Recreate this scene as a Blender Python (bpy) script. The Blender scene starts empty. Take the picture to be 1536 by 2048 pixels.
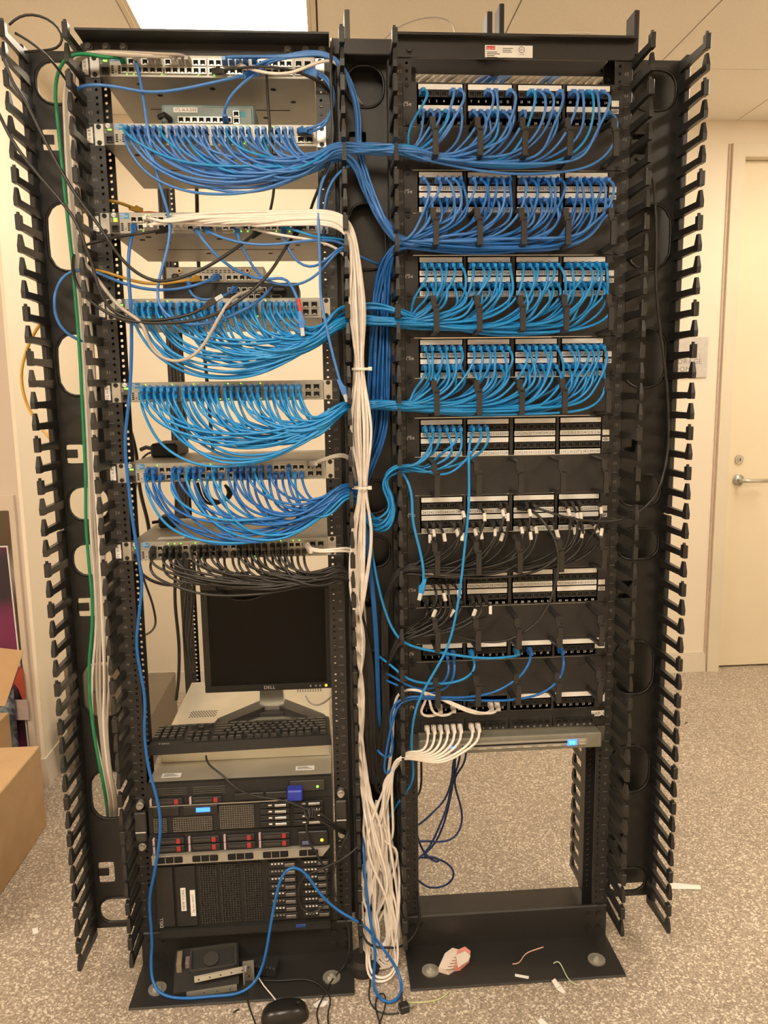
import bpy, math, random
import numpy as np
from mathutils import Vector, Matrix, Quaternion
rnd = random.Random(7)
sc = bpy.context.scene
COL = sc.collection

# ------------------------------------------------------------------ camera
CAM = np.array([.2354, -1.7287, 1.3778]); YAW, PITCH, ROLL, FPX = .0683, .1495, -.015, 1518.74
_f = np.array([math.sin(YAW)*math.cos(PITCH), math.cos(YAW)*math.cos(PITCH), -math.sin(PITCH)])
_r = np.array([math.cos(YAW), -math.sin(YAW), 0.]); _u = np.cross(_r, _f)
CR = _r*math.cos(ROLL)+_u*math.sin(ROLL); CU = _u*math.cos(ROLL)-_r*math.sin(ROLL)
cd = bpy.data.cameras.new('camera'); cam = bpy.data.objects.new('camera', cd); COL.objects.link(cam)
cd.sensor_fit = 'VERTICAL'; cd.sensor_height = 24.; cd.lens = FPX/2048*24.; cd.clip_start = .05
cam.matrix_world = Matrix(((CR[0], CU[0], -_f[0], CAM[0]), (CR[1], CU[1], -_f[1], CAM[1]), (CR[2], CU[2], -_f[2], CAM[2]), (0, 0, 0, 1)))
sc.camera = cam
# ------------------------------------------------------------------ world, exposure
w = bpy.data.worlds.new('world'); sc.world = w; w.use_nodes = True
w.node_tree.nodes['Background'].inputs[0].default_value = (.9, .75, .55, 1)
w.node_tree.nodes['Background'].inputs[1].default_value = .02
vs = sc.view_settings; vs.view_transform = 'Standard'; vs.look = 'None'; vs.gamma = 1; vs.use_curve_mapping = False
vs.exposure = 0.2
LIGHT_COL = (1., .875, .705); LIGHT_W = (10.5, 18., 18., 13., 18.)     # ceiling luminaires (emissive diffusers), the last added for front light

# ------------------------------------------------------------------ helpers
def at(px, py, Y):
    d = _f+CR*(px-768)/FPX+CU*(1024-py)/FPX
    return CAM+d*((Y-CAM[1])/d[1])
def atz(px, py, Z):
    d = _f+CR*(px-768)/FPX+CU*(1024-py)/FPX
    return CAM+d*((Z-CAM[2])/d[2])
MATS = {}
def mat(name, col, rough=.5, metal=0., var=.06, scale=60., bump=0., spec=.5, emit=None, estr=0., trans=0.):
    if name in MATS: return MATS[name]
    m = bpy.data.materials.new(name); m.use_nodes = True; nt = m.node_tree; b = nt.nodes['Principled BSDF']
    b.inputs['Roughness'].default_value = rough; b.inputs['Metallic'].default_value = metal
    b.inputs['Specular IOR Level'].default_value = spec
    if trans: b.inputs['Transmission Weight'].default_value = trans
    tc = nt.nodes.new('ShaderNodeTexCoord'); nz = nt.nodes.new('ShaderNodeTexNoise'); nz.inputs['Scale'].default_value = scale
    nz.inputs['Detail'].default_value = 3
    nt.links.new(tc.outputs['Object'], nz.inputs['Vector'])
    rp = nt.nodes.new('ShaderNodeValToRGB'); c = np.array(col)
    rp.color_ramp.elements[0].position = .3; rp.color_ramp.elements[1].position = .7
    rp.color_ramp.elements[0].color = (*np.clip(c*(1-var), 0, 1), 1); rp.color_ramp.elements[1].color = (*np.clip(c*(1+var), 0, 1), 1)
    nt.links.new(nz.outputs['Fac'], rp.inputs['Fac']); nt.links.new(rp.outputs['Color'], b.inputs['Base Color'])
    if bump:
        bp = nt.nodes.new('ShaderNodeBump'); bp.inputs['Strength'].default_value = bump; bp.inputs['Distance'].default_value = .002
        nt.links.new(nz.outputs['Fac'], bp.inputs['Height']); nt.links.new(bp.outputs['Normal'], b.inputs['Normal'])
    if emit:
        b.inputs['Emission Color'].default_value = (*emit, 1); b.inputs['Emission Strength'].default_value = estr
    MATS[name] = m
    return m
K = mat('black_powder_coat', (.023, .0215, .0205), .42, var=.15, scale=300, bump=.04)
KP = mat('black_plastic', (.020, .019, .018), .36, var=.12, scale=90, bump=.02)
KM = mat('matte_black', (.017, .0165, .0155), .62, var=.15)
KD = mat('dark_cavity', (.004, .004, .004), .8)
KG = mat('charcoal_plastic', (.045, .042, .038), .45)
GS = mat('switch_face_grey', (.42, .40, .35), .42, .35)
GB = mat('switch_chassis_grey', (.30, .275, .235), .45, .35, var=.1, scale=8)
GD = mat('dark_grey_metal', (.10, .095, .085), .45, .2)
SV = mat('silver_steel', (.60, .58, .53), .3, .75, var=.1, scale=12)
SW = mat('galvanised_sheet', (.62, .58, .48), .38, .6, var=.14, scale=5)
WH = mat('white_label', (.85, .83, .79), .6, var=.03)
INK = mat('black_ink', (.02, .02, .02), .7)
WI = mat('white_ink', (.75, .73, .7), .7)
BLU = mat('blue_label', (.06, .28, .55), .5)
GRN = mat('green_led', (.1, .8, .1), .4, emit=(.25, 1., .05), estr=2.2)
AMB = mat('amber_led', (.9, .6, .05), .4, emit=(1., .55, .02), estr=2.5)
BLED = mat('blue_led', (.05, .1, .9), .4, emit=(.02, .12, 1.), estr=4.)
CLED = mat('cyan_led', (.1, .6, .9), .4, emit=(.1, .75, 1.), estr=3.)
CABLE = {
 'b1': mat('royal_blue_cable', (.058, .21, .58), .3, var=.05, scale=20),
 'b2': mat('sky_blue_cable', (.014, .255, .63), .3, var=.05, scale=20),
 'b3': mat('deep_blue_cable', (.012, .135, .46), .32, var=.05, scale=20),
 'n': mat('navy_cable', (.012, .035, .14), .4),
 'k': mat('black_cable', (.022, .02, .018), .38, var=.1),
 'w': mat('white_cable', (.84, .77, .70), .36, var=.04),
 'g': mat('grey_cable', (.46, .41, .35), .42, var=.04),
 'e': mat('green_cable', (.012, .26, .10), .4),
 'y': mat('yellow_cable', (.62, .36, .06), .4),
 'o': mat('orange_fibre', (.75, .16, .04), .4),
}
CLEAR = mat('clear_plug', (.55, .60, .62), .15, spec=.7)

class MB:
    def __init__(s): s.v = []; s.f = []; s.m = []
    def add(s, vs, fs, m=0):
        b = len(s.v); s.v += [tuple(map(float, p)) for p in vs]; s.f += [tuple(i+b for i in f) for f in fs]; s.m += [m]*len(fs); return s
    def hexa(s, p, m=0):   # p: 8 points, bottom 4 ccw, top 4 ccw
        return s.add(p, [(3, 2, 1, 0), (4, 5, 6, 7), (0, 1, 5, 4), (1, 2, 6, 5), (2, 3, 7, 6), (3, 0, 4, 7)], m)
    def box(s, x0, x1, y0, y1, z0, z1, m=0):
        return s.hexa([(x0, y0, z0), (x1, y0, z0), (x1, y1, z0), (x0, y1, z0), (x0, y0, z1), (x1, y0, z1), (x1, y1, z1), (x0, y1, z1)], m)
    def bev(s, x0, x1, y0, y1, z0, z1, b=.002, m=0):   # box with all edges chamfered
        X, Y, Z = (x0, x1), (y0, y1), (z0, z1); V = []; idx = {}
        for i in (0, 1):
            for j in (0, 1):
                for k in (0, 1):
                    sx, sy, sz = (b, -b)[i], (b, -b)[j], (b, -b)[k]
                    for a, pt in enumerate([(X[i], Y[j]+sy, Z[k]+sz), (X[i]+sx, Y[j], Z[k]+sz), (X[i]+sx, Y[j]+sy, Z[k])]):
                        idx[i, j, k, a] = len(V); V.append(pt)
        F = []
        for i in (0, 1): q = [idx[i, 0, 0, 0], idx[i, 1, 0, 0], idx[i, 1, 1, 0], idx[i, 0, 1, 0]]; F.append(q if i else q[::-1])
        for j in (0, 1): q = [idx[0, j, 0, 1], idx[1, j, 0, 1], idx[1, j, 1, 1], idx[0, j, 1, 1]]; F.append(q[::-1] if j else q)
        for k in (0, 1): q = [idx[0, 0, k, 2], idx[1, 0, k, 2], idx[1, 1, k, 2], idx[0, 1, k, 2]]; F.append(q if k else q[::-1])
        for j in (0, 1):
            for k in (0, 1): q = [idx[0, j, k, 1], idx[1, j, k, 1], idx[1, j, k, 2], idx[0, j, k, 2]]; F.append(q if (j == k) == False and 1 else q[::-1])
        for i in (0, 1):
            for k in (0, 1): q = [idx[i, 0, k, 0], idx[i, 1, k, 0], idx[i, 1, k, 2], idx[i, 0, k, 2]]; F.append(q if i == k else q[::-1])
        for i in (0, 1):
            for j in (0, 1): q = [idx[i, j, 0, 0], idx[i, j, 1, 0], idx[i, j, 1, 1], idx[i, j, 0, 1]]; F.append(q if i != j else q[::-1])
        for i in (0, 1):
            for j in (0, 1):
                for k in (0, 1): q = [idx[i, j, k, 0], idx[i, j, k, 1], idx[i, j, k, 2]]; F.append(q if (i+j+k) % 2 else q[::-1])
        return s.add(V, F, m)
    def cyl(s, c, ax, r, h, n=12, m=0, r2=None):
        c = np.array(c, float); r2 = r if r2 is None else r2
        a = {'x': (1, 0, 0), 'y': (0, 1, 0), 'z': (0, 0, 1)}.get(ax, ax) if isinstance(ax, str) else ax
        a = np.array(a, float); a /= np.linalg.norm(a); t = np.array((0, 0, 1.)) if abs(a[2]) < .9 else np.array((1., 0, 0))
        u = np.cross(t, a); u /= np.linalg.norm(u); v = np.cross(a, u)
        P = [c+r*(math.cos(6.28318*i/n)*u+math.sin(6.28318*i/n)*v) for i in range(n)]+[c+a*h+r2*(math.cos(6.28318*i/n)*u+math.sin(6.28318*i/n)*v) for i in range(n)]
        F = [(i, (i+1) % n, n+(i+1) % n, n+i) for i in range(n)]+[tuple(range(n))[::-1], tuple(range(n, 2*n))]
        return s.add(P, F, m)
    def tube(s, pts, r, n=8, m=0, cap=True):
        P = np.array(pts, float); L = len(P); T = np.gradient(P, axis=0); T /= (np.linalg.norm(T, axis=1)[:, None]+1e-12)
        u = np.cross(T[0], (0, 0, 1.)); u = u if np.linalg.norm(u) > .1 else np.cross(T[0], (1., 0, 0)); V = []
        R = r if hasattr(r, '__len__') else [r]*L
        cs = [(math.cos(6.28318*i/n), math.sin(6.28318*i/n)) for i in range(n)]
        for i in range(L):
            u = u-T[i]*np.dot(u, T[i]); u /= np.linalg.norm(u); v = np.cross(T[i], u)
            V += [P[i]+R[i]*(c*u+d*v) for c, d in cs]
        F = [(i*n+j, i*n+(j+1) % n, (i+1)*n+(j+1) % n, (i+1)*n+j) for i in range(L-1) for j in range(n)]
        if cap: F += [tuple(range(n))[::-1], tuple(range((L-1)*n, L*n))]
        return s.add(V, F, m)
    def prism(s, poly, fn, t0, t1, m=0):   # poly uv ccw, fn(u,v,t)->xyz
        n = len(poly); V = [fn(u, v, t0) for u, v in poly]+[fn(u, v, t1) for u, v in poly]
        return s.add(V, [tuple(range(n))[::-1], tuple(range(n, 2*n))]+[(i, (i+1) % n, n+(i+1) % n, n+i) for i in range(n)], m)
    def cell(s, fn, u0, u1, v0, v1, loop, t0, t1, m=0):   # plate cell with one hole (loop has 4k points)
        n = len(loop); k = n//4; B = []
        cs = [(u1, v1), (u0, v1), (u0, v0), (u1, v0)]
        for q in range(4):
            a, b = cs[q], cs[(q+1) % 4]
            for i in range(k): B.append((a[0]+(b[0]-a[0])*i/k, a[1]+(b[1]-a[1])*i/k))
        V = [fn(*p, t0) for p in B]+[fn(*p, t0) for p in loop]+[fn(*p, t1) for p in B]+[fn(*p, t1) for p in loop]; F = []
        for i in range(n):
            j = (i+1) % n
            F += [(i, j, n+j, n+i), (2*n+j, 2*n+i, 3*n+i, 3*n+j), (n+i, n+j, 3*n+j, 3*n+i), (j, i, 2*n+i, 2*n+j)]
        return s.add(V, F, m)
    def text(s, st, fn, u, v, h, t=0., m=0, align=0., vert=False):
        W = sum(glyph(c)[2] for c in st)*h; x = -W*align
        for c in st:
            gv, gf, ga = glyph(c)
            s.add([fn(u+(x+p[0]*h), v+p[1]*h, t) if not vert else fn(u-p[1]*h, v+x+p[0]*h, t) for p in gv], gf, m); x += ga*h
        return s
    def mesh(s, name, mats, smooth=False):
        me = bpy.data.meshes.new(name); me.from_pydata(s.v, [], s.f)
        for mm in (mats if isinstance(mats, (list, tuple)) else [mats]): me.materials.append(mm)
        if max(s.m, default=0): me.polygons.foreach_set('material_index', s.m)
        if smooth: me.polygons.foreach_set('use_smooth', [True]*len(s.f))
        me.update(); return me
    def build(s, name, mats, parent=None, loc=(0, 0, 0), smooth=False, label=None):
        return ob(name, s.mesh(name, mats, smooth), parent, loc, label)
GL = {}
def glyph(c):
    if c not in GL:
        cu = bpy.data.curves.new('glyph', 'FONT'); cu.body = c; cu.size = 1.38; cu.resolution_u = 2
        o = bpy.data.objects.new('glyph', cu); me = o.to_mesh()
        v = [tuple(p.co)[:2] for p in me.vertices]; f = [tuple(p.vertices) for p in me.polygons]
        o.to_mesh_clear(); bpy.data.objects.remove(o); bpy.data.curves.remove(cu)
        a = (max(p[0] for p in v)+.12) if v else .45
        GL[c] = (v, f, a)
    return GL[c]
def ob(name, me, parent=None, loc=(0, 0, 0), label=None):
    o = bpy.data.objects.new(name, me); COL.objects.link(o); o.location = loc
    if parent is not None: o.parent = parent
    if label: o['label'] = label
    return o
def tag(o, label, cat, group=None):
    o['label'] = label; o['category'] = cat
    if group: o['group'] = group
    return o
def thing(name, label, cat, loc=(0, 0, 0), group=None, rz=0.):
    o = bpy.data.objects.new(name, None); COL.objects.link(o); o.location = loc; o.rotation_euler = (0, 0, rz); o.empty_display_size = .02
    return tag(o, label, cat, group)
def struct(o): o['kind'] = 'structure'; return o
XZ = lambda u, v, t: (u, t, v)          # front facing plate: u=x, v=z, t=y
FT = lambda u, v, t: (u, t, v)
def smooth(pts, ds=.012, it=4):
    P = np.array(pts, float); Q = np.vstack([2*P[0]-P[1], P, 2*P[-1]-P[-2]]); out = []
    for i in range(1, len(Q)-2):
        a, b, c, d = Q[i-1:i+3]; n = max(2, int(np.linalg.norm(c-b)/ds*1.5))
        for k in range(n):
            t = k/n; out.append(.5*((2*b)+(c-a)*t+(2*a-5*b+4*c-d)*t*t+(3*b-a-3*c+d)*t**3))
    out.append(P[-1]); R = np.array(out); L = np.concatenate([[0], np.cumsum(np.linalg.norm(np.diff(R, axis=0), axis=1))])
    n = max(6, int(L[-1]/ds)); S = np.linspace(0, L[-1], n); R = np.stack([np.interp(S, L, R[:, i]) for i in range(3)], 1)
    for _ in range(it): R[1:-1] = .25*R[:-2]+.5*R[1:-1]+.25*R[2:]
    return R
UH = .04445
def zU(n): return .086+(n-1)*UH
X1, X2 = 0., .6484
# ------------------------------------------------------------------ the room
ZC, YB, XL, YL = 2.59, 1.80, -.83, .95
def wall_mat(name, col):
    return mat(name, col, .75, var=.025, scale=3, bump=.0)
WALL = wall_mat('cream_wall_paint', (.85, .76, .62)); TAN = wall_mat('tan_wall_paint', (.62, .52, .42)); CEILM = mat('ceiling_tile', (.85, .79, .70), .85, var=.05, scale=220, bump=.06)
TRIM = wall_mat('trim_paint', (.74, .66, .52)); DOORM = wall_mat('door_paint', (.80, .70, .52)); BASEM = mat('vinyl_baseboard', (.72, .64, .52), .5, var=.02)
def floor_mat():
    m = bpy.data.materials.new('speckled_vinyl'); m.use_nodes = True; nt = m.node_tree; b = nt.nodes['Principled BSDF']; b.inputs['Roughness'].default_value = .42
    tc = nt.nodes.new('ShaderNodeTexCoord'); L = nt.links.new
    def N(t, **k):
        n = nt.nodes.new(t)
        for a, v in k.items(): n.inputs[a].default_value = v
        return n
    v1 = N('ShaderNodeTexVoronoi', Scale=320.); v2 = N('ShaderNodeTexVoronoi', Scale=210.); nz = N('ShaderNodeTexNoise', Scale=3., Detail=4.)
    mp = nt.nodes.new('ShaderNodeMapping'); L(tc.outputs['Object'], mp.inputs[0])
    dn = N('ShaderNodeTexNoise', Scale=60., Detail=2.); L(mp.outputs[0], dn.inputs['Vector'])
    ad = nt.nodes.new('ShaderNodeVectorMath'); ad.operation = 'MULTIPLY_ADD'; ad.inputs[1].default_value = (.006, .006, .006)
    L(dn.outputs['Color'], ad.inputs[0]); L(mp.outputs[0], ad.inputs[2])
    for v in (v1, v2): L(ad.outputs[0], v.inputs['Vector'])
    L(mp.outputs[0], nz.inputs['Vector'])
    def sep(o):
        s = nt.nodes.new('ShaderNodeSeparateColor'); L(o, s.inputs[0]); return s.outputs[0]
    r1 = nt.nodes.new('ShaderNodeValToRGB'); e = r1.color_ramp; e.interpolation = 'CONSTANT'
    e.elements[0].position = 0; e.elements[0].color = (.30, .24, .185, 1)
    e.elements[1].position = .3; e.elements[1].color = (.40, .325, .255, 1)
    for p, c in ((.55, (.47, .39, .31, 1)), (.78, (.55, .46, .37, 1)), (.9, (.70, .62, .52, 1))):
        x = e.elements.new(p); x.color = c
    L(sep(v1.outputs['Color']), r1.inputs['Fac'])
    r2 = nt.nodes.new('ShaderNodeValToRGB'); e = r2.color_ramp; e.interpolation = 'CONSTANT'
    e.elements[0].color = (0, 0, 0, 1); e.elements[1].position = .86; e.elements[1].color = (1, 1, 1, 1); L(sep(v2.outputs['Color']), r2.inputs['Fac'])
    mx = nt.nodes.new('ShaderNodeMix'); mx.data_type = 'RGBA'; L(r2.outputs['Color'], mx.inputs['Factor']); L(r1.outputs['Color'], mx.inputs['A']); mx.inputs['B'].default_value = (.80, .72, .61, 1)
    m2 = nt.nodes.new('ShaderNodeMix'); m2.data_type = 'RGBA'; m2.blend_type = 'MULTIPLY'; m2.inputs['Factor'].default_value = .3
    L(mx.outputs['Result'], m2.inputs['A']); L(nz.outputs['Fac'], m2.inputs['B']); L(m2.outputs['Result'], b.inputs['Base Color'])
    return m
FX0, FX1, FY0 = -2.6, 3.6, -3.6
fl = MB().box(FX0, FX1, FY0, YB+.1, -.05, 0).build('floor', floor_mat()); struct(fl)
wb = MB()
DX0, DX1, DZ = 2.135, 3.06, 2.435       # door opening in the back wall
wb.box(XL-.4, DX0, YB, YB+.12, 0, ZC+.02); wb.box(DX1, FX1, YB, YB+.12, 0, ZC+.02); wb.box(DX0, DX1, YB, YB+.12, DZ, ZC+.02)
wbo = struct(wb.build('wall_back', WALL))
struct(MB().box(FX1, FX1+.1, FY0, YB+.1, 0, ZC+.02).build('wall_right', WALL))
struct(MB().box(FX0, FX1, FY0-.1, FY0, 0, ZC+.02).build('wall_front', WALL))
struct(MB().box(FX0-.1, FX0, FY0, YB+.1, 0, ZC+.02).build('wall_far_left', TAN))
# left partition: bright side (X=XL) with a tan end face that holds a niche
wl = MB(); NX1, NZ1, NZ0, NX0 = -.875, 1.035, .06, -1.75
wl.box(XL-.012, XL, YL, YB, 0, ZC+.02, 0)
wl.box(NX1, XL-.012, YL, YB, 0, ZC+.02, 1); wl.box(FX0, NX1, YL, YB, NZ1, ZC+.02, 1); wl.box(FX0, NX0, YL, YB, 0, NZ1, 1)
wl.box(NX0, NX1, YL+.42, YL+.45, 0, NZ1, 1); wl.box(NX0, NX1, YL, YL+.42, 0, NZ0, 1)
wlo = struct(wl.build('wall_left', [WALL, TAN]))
struct(MB().box(NX0, NX1+.018, YL-.012, YL, NZ1-.022, NZ1+.03).box(NX1, NX1+.018, YL-.012, YL, 0, NZ1-.022).build('trim_1', TAN))
bl = MB()
for (x0, x1, y0, y1) in ((XL, DX0-.06, YB-.008, YB), (DX1+.06, FX1, YB-.008, YB)):
    bl.hexa([(x0, y0-.006, 0), (x1, y0-.006, 0), (x1, y1, 0), (x0, y1, 0), (x0, y0+.003, .1), (x1, y0+.003, .1), (x1, y1, .1), (x0, y1, .1)])
struct(bl.build('baseboard_back', BASEM))
bl = MB(); bl.hexa([(XL, YL-.008, 0), (XL+.014, YL-.008, 0), (XL+.014, YB, 0), (XL, YB, 0), (XL, YL-.008, .1), (XL+.005, YL-.008, .1), (XL+.005, YB, .1), (XL, YB, .1)])
bl.box(NX1+.02, XL, YL-.008, YL, 0, .1)
struct(bl.build('baseboard_left', BASEM))
# door with frame
dt = MB(); dt.box(DX0-.055, DX0+.003, YB-.02, YB+.1, 0, DZ+.055); dt.box(DX1-.003, DX1+.055, YB-.02, YB+.1, 0, DZ+.055); dt.box(DX0+.003, DX1-.003, YB-.02, YB+.1, DZ-.003, DZ+.055)
dt.box(DX0+.003, DX0+.02, YB+.082, YB+.1, 0, DZ-.003); dt.box(DX0+.02, DX1-.003, YB+.082, YB+.1, DZ-.03, DZ-.003)
struct(dt.build('trim_2', TRIM)); struct(MB().box(DX0-.068, DX0-.0555, YB-.006, YB, 0, DZ+.055).build('trim_3', mat('groove_shade', (.62, .48, .38), .7)))  # darker strip paints the shadow of the groove beside the door frame
door = struct(MB().bev(DX0+.0045, DX1-.0045, YB+.035, YB+.08, .008, DZ-.0045, .002).build('door_1', DOORM))
hx, hz = 2.215, .955
h = MB(); h.cyl((hx, YB+.035, hz), (0, -1, 0), .026, .012, 20); h.tube([(hx, YB+.03, hz), (hx, YB-.005, hz), (hx+.004, YB-.018, hz), (hx+.014, YB-.022, hz), (hx+.12, YB-.022, hz-.002)], .0095, 10)
h.build('door_handle', SV, door, smooth=True, label='brushed steel lever handle')
h = MB(); h.cyl((hx, YB+.035, hz+.1), (0, -1, 0), .022, .008, 20); h.cyl((hx, YB+.028, hz+.1), (0, -1, 0), .012, .005, 14); h.box(hx-.0015, hx+.0015, YB+.021, YB+.024, hz+.093, hz+.107, 1)
h.build('lock_cylinder', [SV, KD], door)
p0 = at(1302, 675, YB-.004); p1 = at(1413, 755, YB-.004)
sg = thing('wall_sign', 'light grey storage room sign on the wall beside the door', 'sign', (0, 0, 0))
MB().bev(p0[0], p1[0], YB-.008, YB-.0005, p1[2], p0[2], .0015).build('plate', mat('sign_grey', (.60, .56, .52), .5), sg)
tx = MB(); tx.text('STORAGE', XZ, p0[0]+.09, 1.513, .024, YB-.0085); tx.text('ROOM', XZ, p0[0]+.09, 1.478, .024, YB-.0085)
tx.build('lettering', mat('sign_lettering', (.25, .23, .22), .6), sg)
# ceiling: tiles and luminaires
XLN = [-2.22, -1.61, -1.0, -.385, .225, .86, 1.49, 2.10, 2.71, 3.32, 3.7]; XLN = [FX0]+XLN[1:-1]+[FX1]
YLN = [FY0, -2.99, -2.38, -1.77, -1.16, -.55, .06, .665, 1.27, YB]
ce = struct(MB().box(FX0, FX1, FY0, YB, ZC+.014, ZC+.06).build('ceiling', mat('ceiling_void', (.2, .17, .13), .9)))
# cells indexed by (column, row)
xi = {i: (XLN[i], XLN[i+1]) for i in range(len(XLN)-1)}; yi = {j: (YLN[j], YLN[j+1]) for j in range(len(YLN)-1)}
LCOL = [i for i in xi if abs(xi[i][0]+.385) < .01][0]
LIT = {(LCOL, 6), (LCOL, 7), (LCOL, 2), (LCOL, 3), (LCOL+4, 2), (LCOL+4, 3), (LCOL+4, 6), (LCOL+4, 7), (LCOL-3, 2), (LCOL-3, 3)}
for i, (a, b) in xi.items():
    for j, (c, d) in yi.items():
        if (i, j) in LIT: continue
        g = .0022; MB().bev(a+g, b-g, c+g, d-g, ZC, ZC+.014, .0015).build('ceiling_tile', CEILM, ce)
def lit(w_):
    m_ = bpy.data.materials.new('lit_diffuser'); m_.use_nodes = True; _b = m_.node_tree.nodes['Principled BSDF']
    _b.inputs['Base Color'].default_value = (.9, .88, .82, 1); _b.inputs['Emission Color'].default_value = (*LIGHT_COL, 1); _b.inputs['Emission Strength'].default_value = w_; return m_
EMS = [lit(w_) for w_ in LIGHT_W]
for n, (i, j0, wh) in enumerate(((LCOL, 6, 'above and behind the racks'), (LCOL, 2, 'directly overhead'), (LCOL+4, 2, 'to the right, nearer the viewer'), (LCOL+4, 6, 'in front of the door'), (LCOL-3, 2, 'added out of view at the left for more front light'))):  # the last panel is unseen, added to brighten the rack fronts
    a, b = xi[i]; c, d = yi[j0][0], yi[j0+1][1]; EM = EMS[n]
    t = thing('ceiling_light', 'long lit ceiling panel '+wh, 'ceiling light', (0, 0, 0), 'ceiling lights')
    f = MB()
    for k, (o0, o1, zz) in enumerate(((.003, .02, ZC-.004), (.021, .032, ZC-.001))):
        f.box(a+o0, b-o0, c+o0, c+o1, zz, ZC+.014); f.box(a+o0, b-o0, d-o1, d-o0, zz, ZC+.014); f.box(a+o0, a+o1, c+o1, d-o1, zz, ZC+.014); f.box(b-o1, b-o0, c+o1, d-o1, zz, ZC+.014)
    f.build('frame', TRIM, t)
    m = (a+b)/2; MB().box(a+.032, m-.0015, c+.032, d-.032, ZC+.003, ZC+.008).build('diffuser', EM, t); MB().box(m+.0015, b-.032, c+.032, d-.032, ZC+.003, ZC+.008).build('diffuser', EM, t)
# ------------------------------------------------------------------ racks
def octo(u, v, r, n=8): return [(u+r*math.cos(math.pi/4+i*2*math.pi/n), v+r*math.sin(math.pi/4+i*2*math.pi/n)) for i in range(n)]
def upright(sx):      # sx=-1 left post, +1 right post; local x from rack centre
    mb = MB(); a, b = sorted((sx*.2585, sx*.222)); hc = sx*.2326
    ev = []
    for n in range(45):
        for c, h0, h1 in ((.00635, 0, .0143), (.02222, .0143, .03015), (.0381, .03015, UH)): ev.append((zU(1)+n*UH+c, zU(1)+n*UH+h0, zU(1)+n*UH+h1))
    for y0, y1, rr in ((0., .003, .0032), (.073, .076, .0034)):      # C channel: front and rear flange share the hole pattern
        for zc, z0, z1 in ev: mb.cell(FT, a, b, z0, z1, octo(hc, zc, rr), y0, y1)
        mb.box(a, b, y0, y1, .006, zU(1)); mb.box(a, b, y0, y1, zU(46), 2.108)
    x0, x1 = sorted((sx*.2585, sx*.2555)); mb.box(x0, x1, .003, .073, .006, 2.108)
    return mb
def rack_numbers(sx, xo):
    mb = MB()
    for n in range(1, 46):
        mb.text(str(n), XZ, sx*.2475, zU(n)+.0185, .0072, -.0004, align=.5); mb.box(sx*.2475-.006, sx*.2475+.006, -.0006, -.0001, zU(n)-.0004, zU(n)+.0004)
    return mb
DIM = mat('faded_grey_ink', (.22, .21, .2), .7)
ups = {s: upright(s).mesh('upright', K) for s in (-1, 1)}; nums = {s: rack_numbers(s, 0).mesh('unit_numbers', DIM) for s in (-1, 1)}
def bolt(mb, c, r=.008, ax=(0, -1, 0), h=.006, m=0): mb.cyl(c, ax, r*1.25, h*.25, 14, m); mb.cyl(np.array(c)+np.array(ax)*h*.25, ax, r, h*.75, 6, m, r*.93); return mb
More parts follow.
